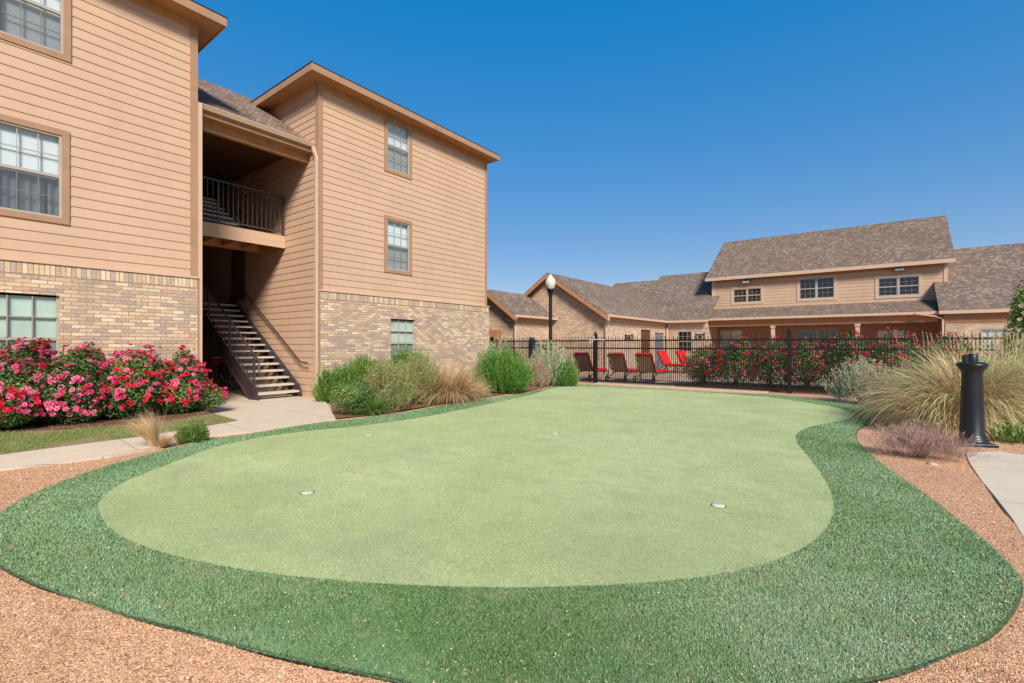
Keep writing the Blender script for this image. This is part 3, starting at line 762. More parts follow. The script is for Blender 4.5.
ph = [(cpx(720, 31) + 8.7, cpx(742, 31) + 8.7, .1, 2.3), (cpx(797, 31) + 8.7, cpx(838, 31) + 8.7, .7, 2.25), (cpx(877, 31) + 8.7, cpx(905, 31) + 8.7, .7, 2.15)]
brickwall(PP, UXp, NYm, 11.08, 0, 2.78, ph, par=club, mat=M['brickred'])
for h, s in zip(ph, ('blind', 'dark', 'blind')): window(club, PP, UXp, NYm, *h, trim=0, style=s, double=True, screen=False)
# right wing
yw = 28.8; ROW = 16
MB().slab([(2.12, yw - .25, 2.95), (ROW, yw - .25, 2.95), (ROW, 34.2, 6.46), (2.12, 34.2, 6.46)], .06).slab([(2.12, 34.2, 6.46), (ROW, 34.2, 6.46), (ROW, 39.6, 2.95), (2.12, 39.6, 2.95)], .06).build('roof', M['roof2'], club)
MB().box(2.12, ROW, yw - .29, yw - .252, 2.78, 2.93).build('gutter', M['cream'], club)
MB().box(2.30, ROW, yw - .03, yw - .002, 2.40, 2.90).build('frieze_board', M['cedar'], club)
PR = (2.35, yw, 0)
rh = [(cpx(981, yw) - 2.35, cpx(1008, yw) - 2.35, .8, 2.10)]
brickwall(PR, UXp, NYm, ROW - 2.35, 0, 2.41, rh, par=club, mat=M['brick2'])
window(club, PR, UXp, NYm, *rh[0], trim=0, style='blind', double=False, screen=False)
MB().oquad((2.35, yw, 0), (0, 1, 0), (-1, 0, 0), 0, 2.2, 0, 2.9, 0).build('brick_wall', M['brick2'], club)
spout([(2.2 - .9, 28.66, 2.84), (2.2 - .2, 28.62, 2.7), (2.27, 28.74, 2.55), (2.27, 28.74, .2)], par=club)
# left wing
yl = 28.8; XG = -10.3; XL = -7.75
MB().slab([(XG - 3, yl - .28, 2.87), (XL, yl - .28, 2.87), (XL, 34.2, 6.42), (-12.6, 34.2, 6.42), (-12.6, 33.7, 6.09), (-16, 33.7, 6.09), (-16, 31, 4.3), (XG - 3, 31, 4.3)], .06).slab([(-16, 34.2, 6.0), (XL, 34.2, 6.42), (XL, 38, 2.95), (-16, 38, 2.95)], .06).build('roof', M['roof2'], club)
MB().box(XG + .3, XL, yl - .32, yl - .282, 2.72, 2.86).build('gutter', M['cream'], club)
PL = (XG, yl, 0)
lh = [(cpx(678, yl) - XG, cpx(692, yl) - XG, 1.0, 2.22)]
brickwall(PL, UXp, NYm, XL - .1 - XG, 0, 2.4, lh, par=club, mat=M['brick2'])
MB().oquad((XL - .1, yl, 0), (0, 1, 0), (1, 0, 0), 0, 2.2, 0, 2.8, 0).build('brick_wall', M['brick2'], club)
MB().box(XG + .02, XL - .08, yl - .03, yl - .002, 2.4, 2.80).build('frieze_board', M['cream'], club)
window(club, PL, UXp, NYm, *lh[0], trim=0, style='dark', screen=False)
# gable wing running towards the apartment block
XW = -16.4; YG = 20.65; XM = (XW + XG) / 2; ZG = 5.08
def gable_wing(x0, x1, y0, y1, ze, zr, wallmat, over=.3, mat='roof2'):
    xm = (x0 + x1) / 2; s = (zr - ze) / (xm - x0)
    zo = ze - s * over
    MB().slab([(x1 + over, y0 - .35, zo), (x1 + over, y1, zo), (xm, y1, zr), (xm, y0 - .35, zr)], .06).slab([(x0 - over, y0 - .35, zo), (xm, y0 - .35, zr), (xm, y1, zr), (x0 - over, y1, zo)], .06).build('roof', M[mat], club)
    mb = MB().add([(x0, y0, 0), (x1, y0, 0), (x1, y0, ze - .08), (xm, y0, zr - .08), (x0, y0, ze - .08)], [(0, 1, 2, 3, 4)])
    mb.build('gable_wall', M[wallmat], club)
    rk = MB()
    for sg, xe in ((1, x1 + over), (-1, x0 - over)):
        a = Vector((xe, y0 - .38, zo - .065)); b = Vector((xm, y0 - .38, zr - .065)); dz = Vector((0, 0, -.20)); dy = Vector((0, .04, 0))
        rk.add([a, b, b + dz, a + dz, a + dy, b + dy, b + dz + dy, a + dz + dy], [(0, 1, 2, 3), (7, 6, 5, 4), (0, 4, 5, 1), (3, 2, 6, 7), (0, 3, 7, 4), (1, 5, 6, 2)])
        # soffit under the rake and rake trim on the wall
        a = Vector((xe - sg * over, y0 - .03, ze - .10)); b = Vector((xm, y0 - .03, zr - .10)); dz = Vector((0, 0, -.2)); dy = Vector((0, .028, 0))
        rk.add([a, b, b + dz, a + dz], [(0, 1, 2, 3)])
    rk.build('rake_board', M['cedar'], club)
    return zo
zo = gable_wing(XW, XG, YG, 33.0, 3.02, ZG, 'brick2')
MB().box(XG + .302, XG + .37, YG - .35, yl - .3, zo - .10, zo + .01).build('gutter', M['cream'], club)
MB().box(XG + .005, XG + .301, YG - .02, yl, zo - .12, zo - .10).build('soffit', M['cedar'], club)
MB().box(XG + .001, XG + .03, YG + .0, yl, 2.40, zo - .12).build('frieze_board', M['cream'], club)
def gpx(px, X=XG):
    a = (px - CX) / F; d = X / (a * RX + FX); return d * (a * RY + FY)
PG = (XG, YG, 0)
gh = [(gpx(641) - YG, gpx(651) - YG, .02, 2.25), (gpx(655) - YG, gpx(664) - YG, .02, 2.12)]
brickwall(PG, UY, NX, yl - YG, 0, 2.40, gh, par=club, mat=M['brick2'])
MB().obox(PG, UY, NX, gh[0][0], gh[0][1], .02, 2.25, -.1, -.06).build('door', M['brown'], club, label='dark brown door in the brick wing wall')
MB().obox(PG, UY, NX, gh[1][0], gh[1][1], .02, 2.12, -.1, -.05).build('door', plain('grey_blue_door', (.13, .15, .19, 1), .4), club, label='grey blue door in the brick wing wall')
spout([(XG + .34, YG - .3, zo - .05), (XG + .34, YG - .3, 2.55), (XG + .08, YG - .06, 2.25), (XG + .08, YG - .06, .1)], par=club)
spout([(XG + .42, yl - .38, 2.78), (XG + .3, yl - .2, 2.6), (XG + .1, yl - .08, 2.4), (XG + .1, yl - .08, .1)], par=club)
# small low wing in front of the gable wing
XS = -13.3; YS = 17.5
zo2 = gable_wing(-16.3, XS, YS, YG + .2, 2.98, 4.06, 'brick2')
MB().box(XS + .302, XS + .37, YS - .35, YG, zo2 - .10, zo2 + .01).build('gutter', M['cream'], club)
MB().box(XS + .005, XS + .301, YS - .02, YG - .04, zo2 - .12, zo2 - .10).build('soffit', M['cedar'], club)
MB().oquad((XS, YS, 0), UY, NX, 0, YG - YS, 0, zo2 - .1, 0).build('brick_wall', M['brick2'], club)
spout([(XS + .34, YS - .3, zo2 - .05), (XS + .34, YS - .3, 2.6), (XS + .08, YS - .06, 2.3), (XS + .08, YS - .06, .1)], par=club)
MB().oquad((XG, YG + .001, 0), (1, 0, 0), (0, -1, 0), -.02, 0, 0, 2, 0)
xr0, xr1 = cpx(489, YS), cpx(501.5, YS)
MB().box(xr0, xr1, YS - .02, YS - .004, .1, cz(495, 330, YS)).build('door', M['cedar'], club, label='orange brown recessed door in the small brick wing')
# flood lamps
for i, (px, py) in enumerate([(746, 280.5), (899.5, 268)]):
    x = cpx(px, 30.8); z = cz(px, py, 30.8)
    t = Thing('flood_lamp', ['small twin flood lamp under the eave between the left and middle upper windows', 'small twin flood lamp under the eave above the right upper window'][i], 'lamp', (x, YW - .04, z), group='flood lamps under the clubhouse eave')
    MB().box(-.04, .04, -.1, .04, -.03, .1).box(-.22, .22, -.2, -.06, -.16, 0).build('housing', M['black'], t.o, origin=(0, 0, 0), bevel=.01)
    MB().box(-.19, .19, -.215, -.201, -.14, -.02).build('lens', M['blind'], t.o, origin=(0, 0, 0))

# ------------------------------------------------------------------ fence
FYY = 15.6
fence = Thing('metal_fence', 'black metal picket fence with pointed tops closing off the pool deck', 'fence', (-2, FYY, 0))
def picket(x, h=1.70, w=.0085):
    if int(round((x + 13.9) / .068)) % 2: h = 1.61
    m = MB(); m.box(x - w, x + w, FYY - w, FYY + w, .08, h - .04)
    m.add([(x - w, FYY - w, h - .04), (x + w, FYY - w, h - .04), (x + w, FYY + w, h - .04), (x - w, FYY + w, h - .04), (x, FYY, h + .03)], [(0, 1, 4), (1, 2, 4), (2, 3, 4), (3, 0, 4)])
    return m
xs = []
x = -13.9
while x < 5.2: xs.append(x); x += .068
xs.sort(key=lambda q: -q)
vis = [q for q in xs if q < 3.1]; near = vis[:100]
rest = [q for q in xs if q not in near]
near_set = near
posts = [-13.95, -8.16, -2.03, 4.1]
for q in near_set:
    if min(abs(q - p) for p in posts) < .06: continue
    picket(q).build('picket', M['fenceblack'], fence)
m = MB()
for q in rest:
    if min(abs(q - p) for p in posts) < .06: continue
    s_ = picket(q); m.add(s_.v, s_.f)
tag(m.build('picket', M['fenceblack'], fence), kind='stuff')
for a, b in zip(posts[:-1], posts[1:]):
    for z in (1.555, 1.285, .12):
        MB().box(a + .03, b - .03, FYY - .022, FYY + .022, z - .024, z + .024).build('rail', M['fenceblack'], fence)
for p in posts:
    MB().box(p - .055, p + .055, FYY - .055, FYY + .055, -.02, 1.76).box(p - .068, p + .068, FYY - .068, FYY + .068, 1.76, 1.785).lathe([(.03, 1.785), (.022, 1.80), (.04, 1.825), (.045, 1.85), (.035, 1.88), (.001, 1.895)], (p, FYY), 12).build('post', M['fenceblack'], fence)

for px in (628.8, 700.0):
    x = cpx(px, FYY); m = MB()
    m.box(x - .14, x - .11, FYY - .02, FYY + .02, 1.576, 1.78).box(x + .11, x + .14, FYY - .02, FYY + .02, 1.576, 1.78).box(x - .11, x + .11, FYY - .015, FYY + .015, 1.72, 1.745)
    m.torus((x, FYY, 1.65), .062, .012, (0, 1, 0), 18, 6).torus((x, FYY, 1.65), .028, .014, (0, 1, 0), 12, 6)
    m.tube([(x - .11, FYY, 1.58), (x + .11, FYY, 1.72)], .010, 5).tube([(x + .11, FYY, 1.58), (x - .11, FYY, 1.72)], .010, 5)
    m.build('ornament', M['fenceblack'], fence)
lt = plain('grey_latch_metal', (.55, .53, .50, 1), .35, .5, .05)
MB().torus((-8.30, FYY - .07, 1.53), .055, .016, (0, 1, 0), 18, 6).tube([(-8.25, FYY - .07, 1.56), (-8.14, FYY - .075, 1.60), (-7.75, FYY - .07, 1.575)], .018, 6).tube([(-8.17, FYY - .06, 1.60), (-8.20, FYY - .06, 1.74)], .014, 6).build('latch', lt, fence)
# gate return beside the apartment corner
gt_ = Thing('metal_gate', 'short dark solid gate section between the brick corner and the fence', 'gate', (-13.2, 14.6, 0))
m = MB(); 
for i in range(22): 
    y = 13.45 + i * .1; m.box(-13.02, -12.99, y - .012, y + .012, .1, 1.72)
m.box(-13.03, -12.98, 13.4, 15.6, 1.5, 1.56).box(-13.03, -12.98, 13.4, 15.6, 1.1, 1.14).box(-13.03, -12.98, 13.4, 15.6, .1, .15)
m.build('picket_panel', M['fenceblack'], gt_); MB().box(-13.05, -12.96, 15.5, 15.58, 0, 1.75).box(-13.05, -12.96, 13.36, 13.44, 0, 1.75).build('gate_frame', M['fenceblack'], gt_)
# pedestal with rounded top and box
x, y, z = D(532, 19.6); kp = Thing('pedestal', 'dark rounded-top pedestal behind the fence left of the lamp post', 'pedestal', (x, y, 0))
m = MB(); m.box(-.11, .11, -.1, .1, 0, 1.55)
arc = [(.11 * math.cos(t), 1.55 + .17 * math.sin(t)) for t in [math.pi * i / 10 for i in range(11)]]
vs = [(a, yy, b) for yy in (-.1, .1) for a, b in arc]; m.add(vs, [tuple(range(11)), tuple(range(11, 22))[::-1]] + [(i, 11 + i, 12 + i, i + 1) for i in range(10)])
m.build('cabinet', plain('slate_metal', (.05, .06, .075, 1), .35), kp.o, origin=(0, 0, 0)); MB().box(-.05, .05, -.105, -.1005, 1.3, 1.5).build('display', M['black'], kp.o, origin=(0, 0, 0))
x, y, z = D(538, 20.2); gr = Thing('barbecue_grill', 'black box grill on a pedestal behind the fence beside the lamp post', 'grill', (x, y, 0))
MB().box(-.3, .3, -.22, .22, 1.15, 1.42).build('firebox', M['black'], gr.o, origin=(0, 0, 0), bevel=.02); MB().box(-.06, .06, -.06, .06, 0, 1.149).build('pedestal', M['black'], gr.o, origin=(0, 0, 0))
x, y, z = D(510, 17.2); gr = Thing('trash_bin', 'dark square bin behind the grey shrub at the fence end', 'bin', (x, y, 0))
MB().box(-.2, .2, -.2, .2, 0, 1.0).build('body', M['black'], gr.o, origin=(0, 0, 0), bevel=.01); MB().box(-.23, .23, -.23, .23, 1.0, 1.12).build('lid', M['steel'], gr.o, origin=(0, 0, 0), bevel=.02)

# ------------------------------------------------------------------ lamp post
x, y, z = D(550.5, 19.6)
lp = Thing('street_lamp', 'tall black lamp post with a white acorn globe behind the fence', 'lamp', (x, y, 0))
MB().lathe([(.16, 0), (.16, .12), (.12, .2), (.10, .5), (.075, .6), (.068, 3.35), (.085, 3.45), (.13, 3.62), (.16, 3.66), (.16, 3.70), (.05, 3.70)], n=20).build('pole', M['black'], lp.o, origin=(0, 0, 0))
gm = Mat('frosted_globe', .25, .5); gm.col((.60, .55, .45, 1)); gm.b.inputs['Subsurface Weight'].default_value = .2
MB().lathe([(.13, 3.70), (.18, 3.78), (.215, 3.92), (.20, 4.06), (.13, 4.17), (.08, 4.20), (.06, 4.24), (.045, 4.28), (.015, 4.31), (.001, 4.315)], n=24).build('globe', gm.m, lp.o, origin=(0, 0, 0))

# ------------------------------------------------------------------ bollard light
bx_, by_ = G(972, 446.5)
bo = Thing('bollard_light', 'black tapered bollard light with flared cap beside the pavement', 'bollard', (bx_, by_, WZ), rot=(0, 0, math.radians(20)))
MB().lathe([(.17, .030), (.17, .055), (.158, .075), (.146, .085), (.146, .105), (.134, .125), (.131, .13), (.120, .60), (.108, .95), (.108, .97), (.118, 1.0), (.135, 1.035), (.158, 1.065), (.168, 1.078), (.168, 1.098), (.155, 1.11), (.13, 1.125), (.001, 1.14)], n=36).build('column', M['black'], bo.o, origin=(0, 0, 0))
MB().box(-.195, .195, -.195, .195, -.02, .030).build('base_plate', M['black'], bo.o, origin=(0, 0, 0), bevel=.006)
m = MB().lathe([(.068, 1.13), (.066, 1.215), (.055, 1.235), (.001, 1.238)], n=20); m.box(-.095, -.02, -.035, .035, 1.13, 1.225)
m.build('cap', M['black'], bo.o, origin=(0, 0, 0))

# ------------------------------------------------------------------ loungers
RED = plain('red_cushion_fabric', (.58, .025, .03, 1), .85, .1, .15); TAN = plain('tan_sling', (.50, .32, .19, 1), .8, .1, .15)
def lounger_proto(label, loc, rz):
    t = Thing('pool_lounger', label, 'lounger', loc, (0, 0, rz), 'red cushioned loungers on the pool deck')
    o0 = (0, 0, 0)
    fr = MB(); a = math.radians(58)
    # local: +Y towards the feet, hinge at y=.0 z=.36
    for sx in (-.31, .31):
        fr.tube([(sx, 0, .34), (sx, 1.25, .34), (sx, 1.27, .0)], .018, 6)
        fr.tube([(sx, .1, .34), (sx, -.35, .12)], .016, 6)
        fr.tube([(sx, .0, .36), (sx, -.78 * math.cos(a), .36 + .78 * math.sin(a))], .018, 6)
        fr.tube([(sx, -.25, .72), (sx, -.35, .20)], .012, 6)
    fr.tube([(-.31, -.78 * math.cos(a), .36 + .78 * math.sin(a)), (.31, -.78 * math.cos(a), .36 + .78 * math.sin(a))], .018, 6)
    fr.tube([(-.31, -.33, .14), (.31, -.33, .14)], .014, 6); fr.tube([(-.31, 1.25, .34), (.31, 1.25, .34)], .018, 6)
    fr.build('frame', M['steel'], t.o, origin=o0)
    ca, sa_ = math.cos(a), math.sin(a)
    def inc(y0, y1, d0, d1, w, mat, name):
        m = MB(); vs = []
        for d in (d0, d1):
            for (x, s) in ((-w, y0), (w, y0), (w, y1), (-w, y1)):
                vs.append((x, -s * ca + d * sa_, .36 + s * sa_ + d * ca))
        m.add(vs, [(3, 2, 1, 0), (4, 5, 6, 7), (0, 1, 5, 4), (1, 2, 6, 5), (2, 3, 7, 6), (3, 0, 4, 7)]); return m.build(name, mat, t.o, origin=o0, bevel=.02)
    inc(.02, .76, .0, .02, .28, TAN, 'sling'); 
    inc(.0, .82, .022, .11, .30, RED, 'back_cushion')
    MB().box(-.30, .30, .05, 1.24, .362, .45).build('seat_cushion', RED, t.o, origin=o0, bevel=.025)
    for sx in (-.36, .36):
        wm = MB(); wm.torus((sx, -.35, .13), .11, .02, (1, 0, 0), 20, 6)
        for k in range(5):
            an = k * 2 * math.pi / 5; wm.tube([(sx, -.35, .13), (sx, -.35 + .11 * math.cos(an), .13 + .11 * math.sin(an))], .008, 4)
        wm.build('wheel', M['black'], t.o, origin=o0)
    return t
spots = [(586, 18.5, 0), (620, 17.9, .02), (648, 17.5, -.03), (667, 24.0, -1.9), (686, 24.3, -1.95)]
lbs = ['leftmost red cushioned lounger seen from behind, half hidden by the fence post', 'middle red cushioned lounger of the three seen from behind', 'rightmost of the three red cushioned loungers seen from behind', 'far red lounger facing the fence in front of the grey blue door', 'far red lounger just left of the rose hedge behind the fence']
first = None
for i, ((px, d, rz), lb) in enumerate(zip(spots, lbs)):
    x, y, z = D(px, d, .02)
    if i == 0: first = lounger_proto(lb, (x, y, .02), rz); continue
    r = first.o.copy(); COL.objects.link(r); r.location = (x, y, .02); r.rotation_euler = (0, 0, rz); r['label'] = lb
    for ch in first.o.children:
        c = ch.copy(); COL.objects.link(c); c.parent = r

# white fitting on the fence post
x, y = -8.16, 15.6

# ------------------------------------------------------------------ bicycle under the stairs
p0 = Vector((-16.55, 6.30, .03)); p1 = Vector((-15.75, 6.40, .03)); an = math.atan2(p1.y - p0.y, p1.x - p0.x)
bi = Thing('bicycle', 'dark bicycle with a red bag parked in the shade under the staircase', 'bicycle', p0, (0, 0, an))
o0 = (0, 0, 0); sil = plain('silver_rim', (.75, .75, .76, 1), .35, .5, .05, .2)
for xw in (0, 1.0):
    wv = MB().torus((xw, 0, .33), .315, .018, (0, 1, 0)).build('wheel', M['black'], bi.o, origin=o0)
    rm = MB().torus((xw, 0, .33), .295, .010, (0, 1, 0))
    for k in range(14):
        t = k * 2 * math.pi / 14; rm.tube([(xw, 0, .33), (xw + .29 * math.cos(t), 0, .33 + .29 * math.sin(t))], .0025, 4)
    rm.build('rim', sil, wv, origin=o0)
fm = MB()
for a, b in (((.02, .33), (.15, .82)), ((.15, .78), (.62, .72)), ((.17, .72), (.42, .30)), ((.60, .80), (.42, .30)), ((.42, .30), (1.0, .33)), ((.61, .74), (1.0, .33)), ((.15, .82), (.13, .96))):
    fm.tube([(a[0], 0, a[1]), (b[0], 0, b[1])], .016, 8)
fm.build('frame', M['black'], bi.o, origin=o0)
MB().tube([(.18, -.28, .98), (.12, -.1, .98), (.12, .1, .98), (.18, .28, .98)], .013, 8).build('handlebar', sil, bi.o, origin=o0)
MB().add([(.48, 0, .86), (.62, -.07, .87), (.76, -.08, .88), (.76, .08, .88), (.62, .07, .87), (.48, 0, .83), (.62, -.06, .82), (.76, -.07, .82), (.76, .07, .82), (.62, .06, .82)], [(0, 1, 2, 3, 4), (5, 9, 8, 7, 6), (0, 5, 6, 1), (1, 6, 7, 2), (2, 7, 8, 3), (3, 8, 9, 4), (4, 9, 5, 0)]).build('saddle', M['black'], bi.o, origin=o0)
MB().torus((.42, .04, .30), .07, .012, (0, 1, 0), 20, 6).tube([(.42, .05, .30), (.5, .06, .17)], .01, 6).tube([(.42, -.05, .30), (.34, -.06, .43)], .01, 6).build('crank', sil, bi.o, origin=o0)
MB().box(-.08, .10, -.16, .16, .74, .90).build('front_bag', RED, bi.o, origin=o0, bevel=.03)

# ------------------------------------------------------------------ vegetation generators
R = np.random.default_rng(5)
def unit(v): return v / (np.linalg.norm(v, axis=-1, keepdims=True) + 1e-9)
def rot_frame(n):
    n = unit(n); r = unit(np.cross(n, R.normal(size=n.shape))); return r, np.cross(n, r)
def lumps(k, seed):
    q = np.random.default_rng(seed); return unit(q.normal(size=(k, 3))), q.uniform(.12, .3, k)
def shell_points(blobs, n, depth=.35, seed=1, lump=.30):
    q = np.random.default_rng(seed); W = np.array([b[3] * b[4] + b[3] * b[5] for b in blobs]); W = W / W.sum()
    idx = q.choice(len(blobs), n, p=W); B = np.array(blobs)[idx]
    d = unit(q.normal(size=(n, 3)))
    rad = 1 - depth * q.random(n) ** 1.3
    L, A = lumps(34, seed + 9)
    mx = np.max(np.clip((d @ L.T - .86) / .14, 0, 1) * A, axis=1)
    rad = rad * (1 - lump * .5 + mx * lump * 3)
    P = B[:, :3] + d * rad[:, None] * B[:, 3:6]
    keep = P[:, 2] > .015
    return P[keep], d[keep]
def leaf_quads(P, N, size, aspect=.55, up=.3, jitter=1.0, fold=.25):
    n = len(P); nr = unit(N + jitter * R.normal(size=(n, 3)) * .8 + np.array([0, 0, up])); a, b = rot_frame(nr)
    s = size * R.uniform(.6, 1.25, n)[:, None]
    p0 = P - a * s * .5; p2 = P + a * s * .5; p1 = P + b * s * aspect * .5 + nr * s * fold * .3; p3 = P - b * s * aspect * .5 + nr * s * fold * .3
    return np.stack([p0, p1, p2, p3], 1).reshape(-1, 3)
def clump_tint(P, seed, base=.5, amp=.28, f=3.0):
    q = np.random.default_rng(seed); K = q.normal(size=(5, 3)) * f; ph = q.uniform(0, 6.28, 5)
    return base + amp * np.mean(np.sin(P @ K.T + ph), axis=1) * 1.3 + R.normal(size=len(P)) * .13
def woody(name, par, n, h, r, mat, seed):
    q = random.Random(seed); m = MB()
    for i in range(n):
        an = q.uniform(0, 6.28); rr = r * q.uniform(.2, .9); a = (.04 * math.cos(an), .04 * math.sin(an), 0)
        b = (rr * .5 * math.cos(an), rr * .5 * math.sin(an), h * .5); c = (rr * math.cos(an + .3), rr * math.sin(an + .3), h * q.uniform(.7, .95))
        m.tube([a, b, c], [.012, .008, .003], 5)
    return m.build(name, mat, par, origin=(0, 0, 0))
BARK = plain('woody_stem', (.16, .10, .065, 1), .9, .1, .2)
LEAF = {
 'rose': leaf_mat('rose_leaves', [(0, (0.020, 0.046, 0.013, 1)), (.35, (0.061, 0.126, 0.029, 1)), (.65, (0.155, 0.240, 0.061, 1)), (1, (0.365, 0.408, 0.121, 1))], .5, .25, .3),
 'rosemary': leaf_mat('rosemary_leaves', [(0, (.02, .05, .008, 1)), (.4, (.085, .17, .025, 1)), (.7, (.19, .31, .05, 1)), (1, (.38, .48, .13, 1))], .6, .2),
 'bright': leaf_mat('bright_evergreen_leaves', [(0, (0.026, 0.072, 0.011, 1)), (.4, (0.078, 0.204, 0.024, 1)), (.7, (0.169, 0.324, 0.050, 1)), (1, (0.325, 0.456, 0.099, 1))], .6, .2),
 'sage': leaf_mat('silver_sage_leaves', [(0, (0.150, 0.157, 0.090, 1)), (.4, (0.338, 0.358, 0.210, 1)), (.7, (0.500, 0.515, 0.330, 1)), (1, (0.688, 0.650, 0.460, 1))], .8, .1, .1),
 'dry': leaf_mat('dry_tan_foliage', [(0, (0.168, 0.103, 0.066, 1)), (.4, (0.384, 0.265, 0.171, 1)), (.7, (0.552, 0.414, 0.286, 1)), (1, (0.720, 0.575, 0.407, 1))], .9, .1, .1),
 'salvia': leaf_mat('salvia_leaves', [(0, (0.084, 0.096, 0.033, 1)), (.4, (0.224, 0.240, 0.083, 1)), (.7, (0.392, 0.372, 0.143, 1)), (1, (0.560, 0.432, 0.242, 1))], .7, .15, .15),
 'straw': leaf_mat('straw_grass', [(0, (0.336, 0.180, 0.078, 1)), (.4, (0.576, 0.372, 0.180, 1)), (.7, (0.744, 0.540, 0.300, 1)), (1, (0.864, 0.696, 0.432, 1))], .8, .2, .15),
 'fountain': leaf_mat('fountain_grass', [(0, (.38, .21, .10, 1)), (.3, (.66, .45, .25, 1)), (.52, (.70, .56, .32, 1)), (.75, (.46, .50, .17, 1)), (1, (.62, .62, .30, 1))], .7, .25, .2),
 'purple': leaf_mat('mauve_dry_twigs', [(0, (0.234, 0.125, 0.100, 1)), (.5, (0.468, 0.300, 0.250, 1)), (1, (0.676, 0.500, 0.413, 1))], .9, .1, .1),
}
RED_F = leaf_mat('red_petals', [(0, (.45, .008, .02, 1)), (.5, (.78, .025, .06, 1)), (1, (.88, .09, .14, 1))], .6, .25, .2)
PINK_F = leaf_mat('pink_petals', [(0, (.70, .03, .14, 1)), (.5, (.86, .12, .27, 1)), (1, (.92, .34, .45, 1))], .6, .25, .2)
def rosettes(C, N, size):
    n = len(C); nr = unit(N); a, b = rot_frame(nr); out = []
    s = size * R.uniform(.7, 1.2, n)[:, None]
    for ring_, (k, rad, lift) in enumerate([(6, 1.0, .15), (5, .66, .45), (3, .34, .62)]):
        ph = R.uniform(0, 6.28, n)
        for i in range(k):
            t = ph + i * 2 * math.pi / k; w_ = math.pi / k * 1.15
            def pt(tt, rr, ll): return C + (a * np.cos(tt)[:, None] + b * np.sin(tt)[:, None]) * s * rr + nr * s * ll
            out.append(np.stack([pt(t, .05, 0), pt(t - w_, rad * .72, lift), pt(t, rad, lift * 1.15 + .06), pt(t + w_, rad * .72, lift)], 1))
    V = np.stack(out, 1)  # n, petals, 4, 3
    return V.reshape(-1, 3), V.shape[1]
def rose_bush(loc, blobs, n, nf, label, seed, group, leaf=.046, fl=.043, pinkfrac=.4, category='rose bush'):
    t = Thing('rose_bush', label, category, loc, group=group)
    P, N_ = shell_points(blobs, n, .55, seed)
    np_mesh('foliage', leaf_quads(P, N_, leaf, .62), 4, np.clip(clump_tint(P, seed, .47, .3), 0, 1), LEAF['rose'], t.o)
    woody('stems', t.o, 14, max(b[2] + b[5] * .6 for b in blobs), .35, BARK, seed)
    # clusters of blooms
    C, Nn = shell_points(blobs, nf * 2, .10, seed + 77); C = C[C[:, 2] > .25]; C = C[:nf]; Nn = Nn[:len(C)] if len(Nn) >= len(C) else Nn
    dirs = C - np.array([np.mean([b[i] for b in blobs]) for i in range(3)])
    k = R.integers(1, 5, len(C)); idx = np.repeat(np.arange(len(C)), k)
    Q = C[idx] + R.normal(size=(len(idx), 3)) * .038 + unit(dirs[idx]) * .03
    D_ = unit(unit(dirs[idx]) + np.array([0, 0, .5]) + R.normal(size=(len(idx), 3)) * .35)
    isp = (R.random(len(C)) < pinkfrac)[idx]
    for nm, msk, mt in (('red_blooms', ~isp, RED_F), ('pink_blooms', isp, PINK_F)):
        if msk.sum() == 0: continue
        V, kk = rosettes(Q[msk], D_[msk], fl)
        ti = np.repeat(R.random(msk.sum()) * .8, kk) + R.random(msk.sum() * kk) * .2
        np_mesh(nm, V, 4, ti, mt, t.o)
    return t
def sprig_bush(name, label, cat, loc, rx, ry, h, n, mat, seed, leaf=.035, lw=.28, per=34, spread=.75, group=None, extra=None):
    "upright twigs set with narrow leaves"
    t = Thing(name, label, cat, loc, group=group); q = np.random.default_rng(seed)
    an = q.uniform(0, 2 * math.pi, n); rr = np.sqrt(q.random(n))
    B = np.stack([rr * np.cos(an) * rx * .55, rr * np.sin(an) * ry * .55, np.zeros(n)], 1)
    L, A = lumps(16, seed)
    E = np.stack([rr * np.cos(an) * rx, rr * np.sin(an) * ry, h * (np.sqrt(np.clip(1 - rr ** 2 * .92, .06, 1)))], 1)
    E *= (q.uniform(.62, 1.12, n) + .22 * np.max(np.clip((unit(E) @ L.T - .85) / .15, 0, 1), axis=1))[:, None]
    s = q.uniform(.12, 1, (n, per)) ** .55
    P = B[:, None] * (1 - s[..., None]) + E[:, None] * s[..., None]
    bow = np.zeros_like(P); bow[..., 2] = -(.10 * h) * np.sin(s * math.pi) * rr[:, None]
    P = P + bow + q.normal(size=P.shape) * .012
    d = unit(E - B); d[:, 2] += .25
    dirs = unit(d[:, None] + np.array([0, 0, .35]) + q.normal(size=P.shape) * .42).reshape(-1, 3); P = P.reshape(-1, 3)
    side = unit(np.cross(dirs, q.normal(size=dirs.shape))); sz = leaf * q.uniform(.6, 1.3, len(P))[:, None]
    V = np.stack([P, P + dirs * sz * .5 + side * sz * lw * .5, P + dirs * sz, P + dirs * sz * .5 - side * sz * lw * .5], 1)
    ti = np.repeat(q.normal(.45, .14, n), per) + q.normal(0, .12, n * per) + .12 * s.reshape(-1) - .06
    keep = P[:, 2] > .01
    np_mesh('foliage', V[keep].reshape(-1, 3), 4, np.clip(ti[keep], 0, 1), mat, t.o)
    woody('stems', t.o, 22, h * .85, max(rx, ry) * .8, BARK, seed)
    if extra:
        mt, cnt, size = extra
        k = q.integers(0, n, cnt); C = E[k] * q.uniform(.85, 1.05, cnt)[:, None]
        V, kk = rosettes(C, unit(C + np.array([0, 0, .3])), size); np_mesh('blooms', V, 4, q.random(len(V) // 4), mt, t.o)
    return t
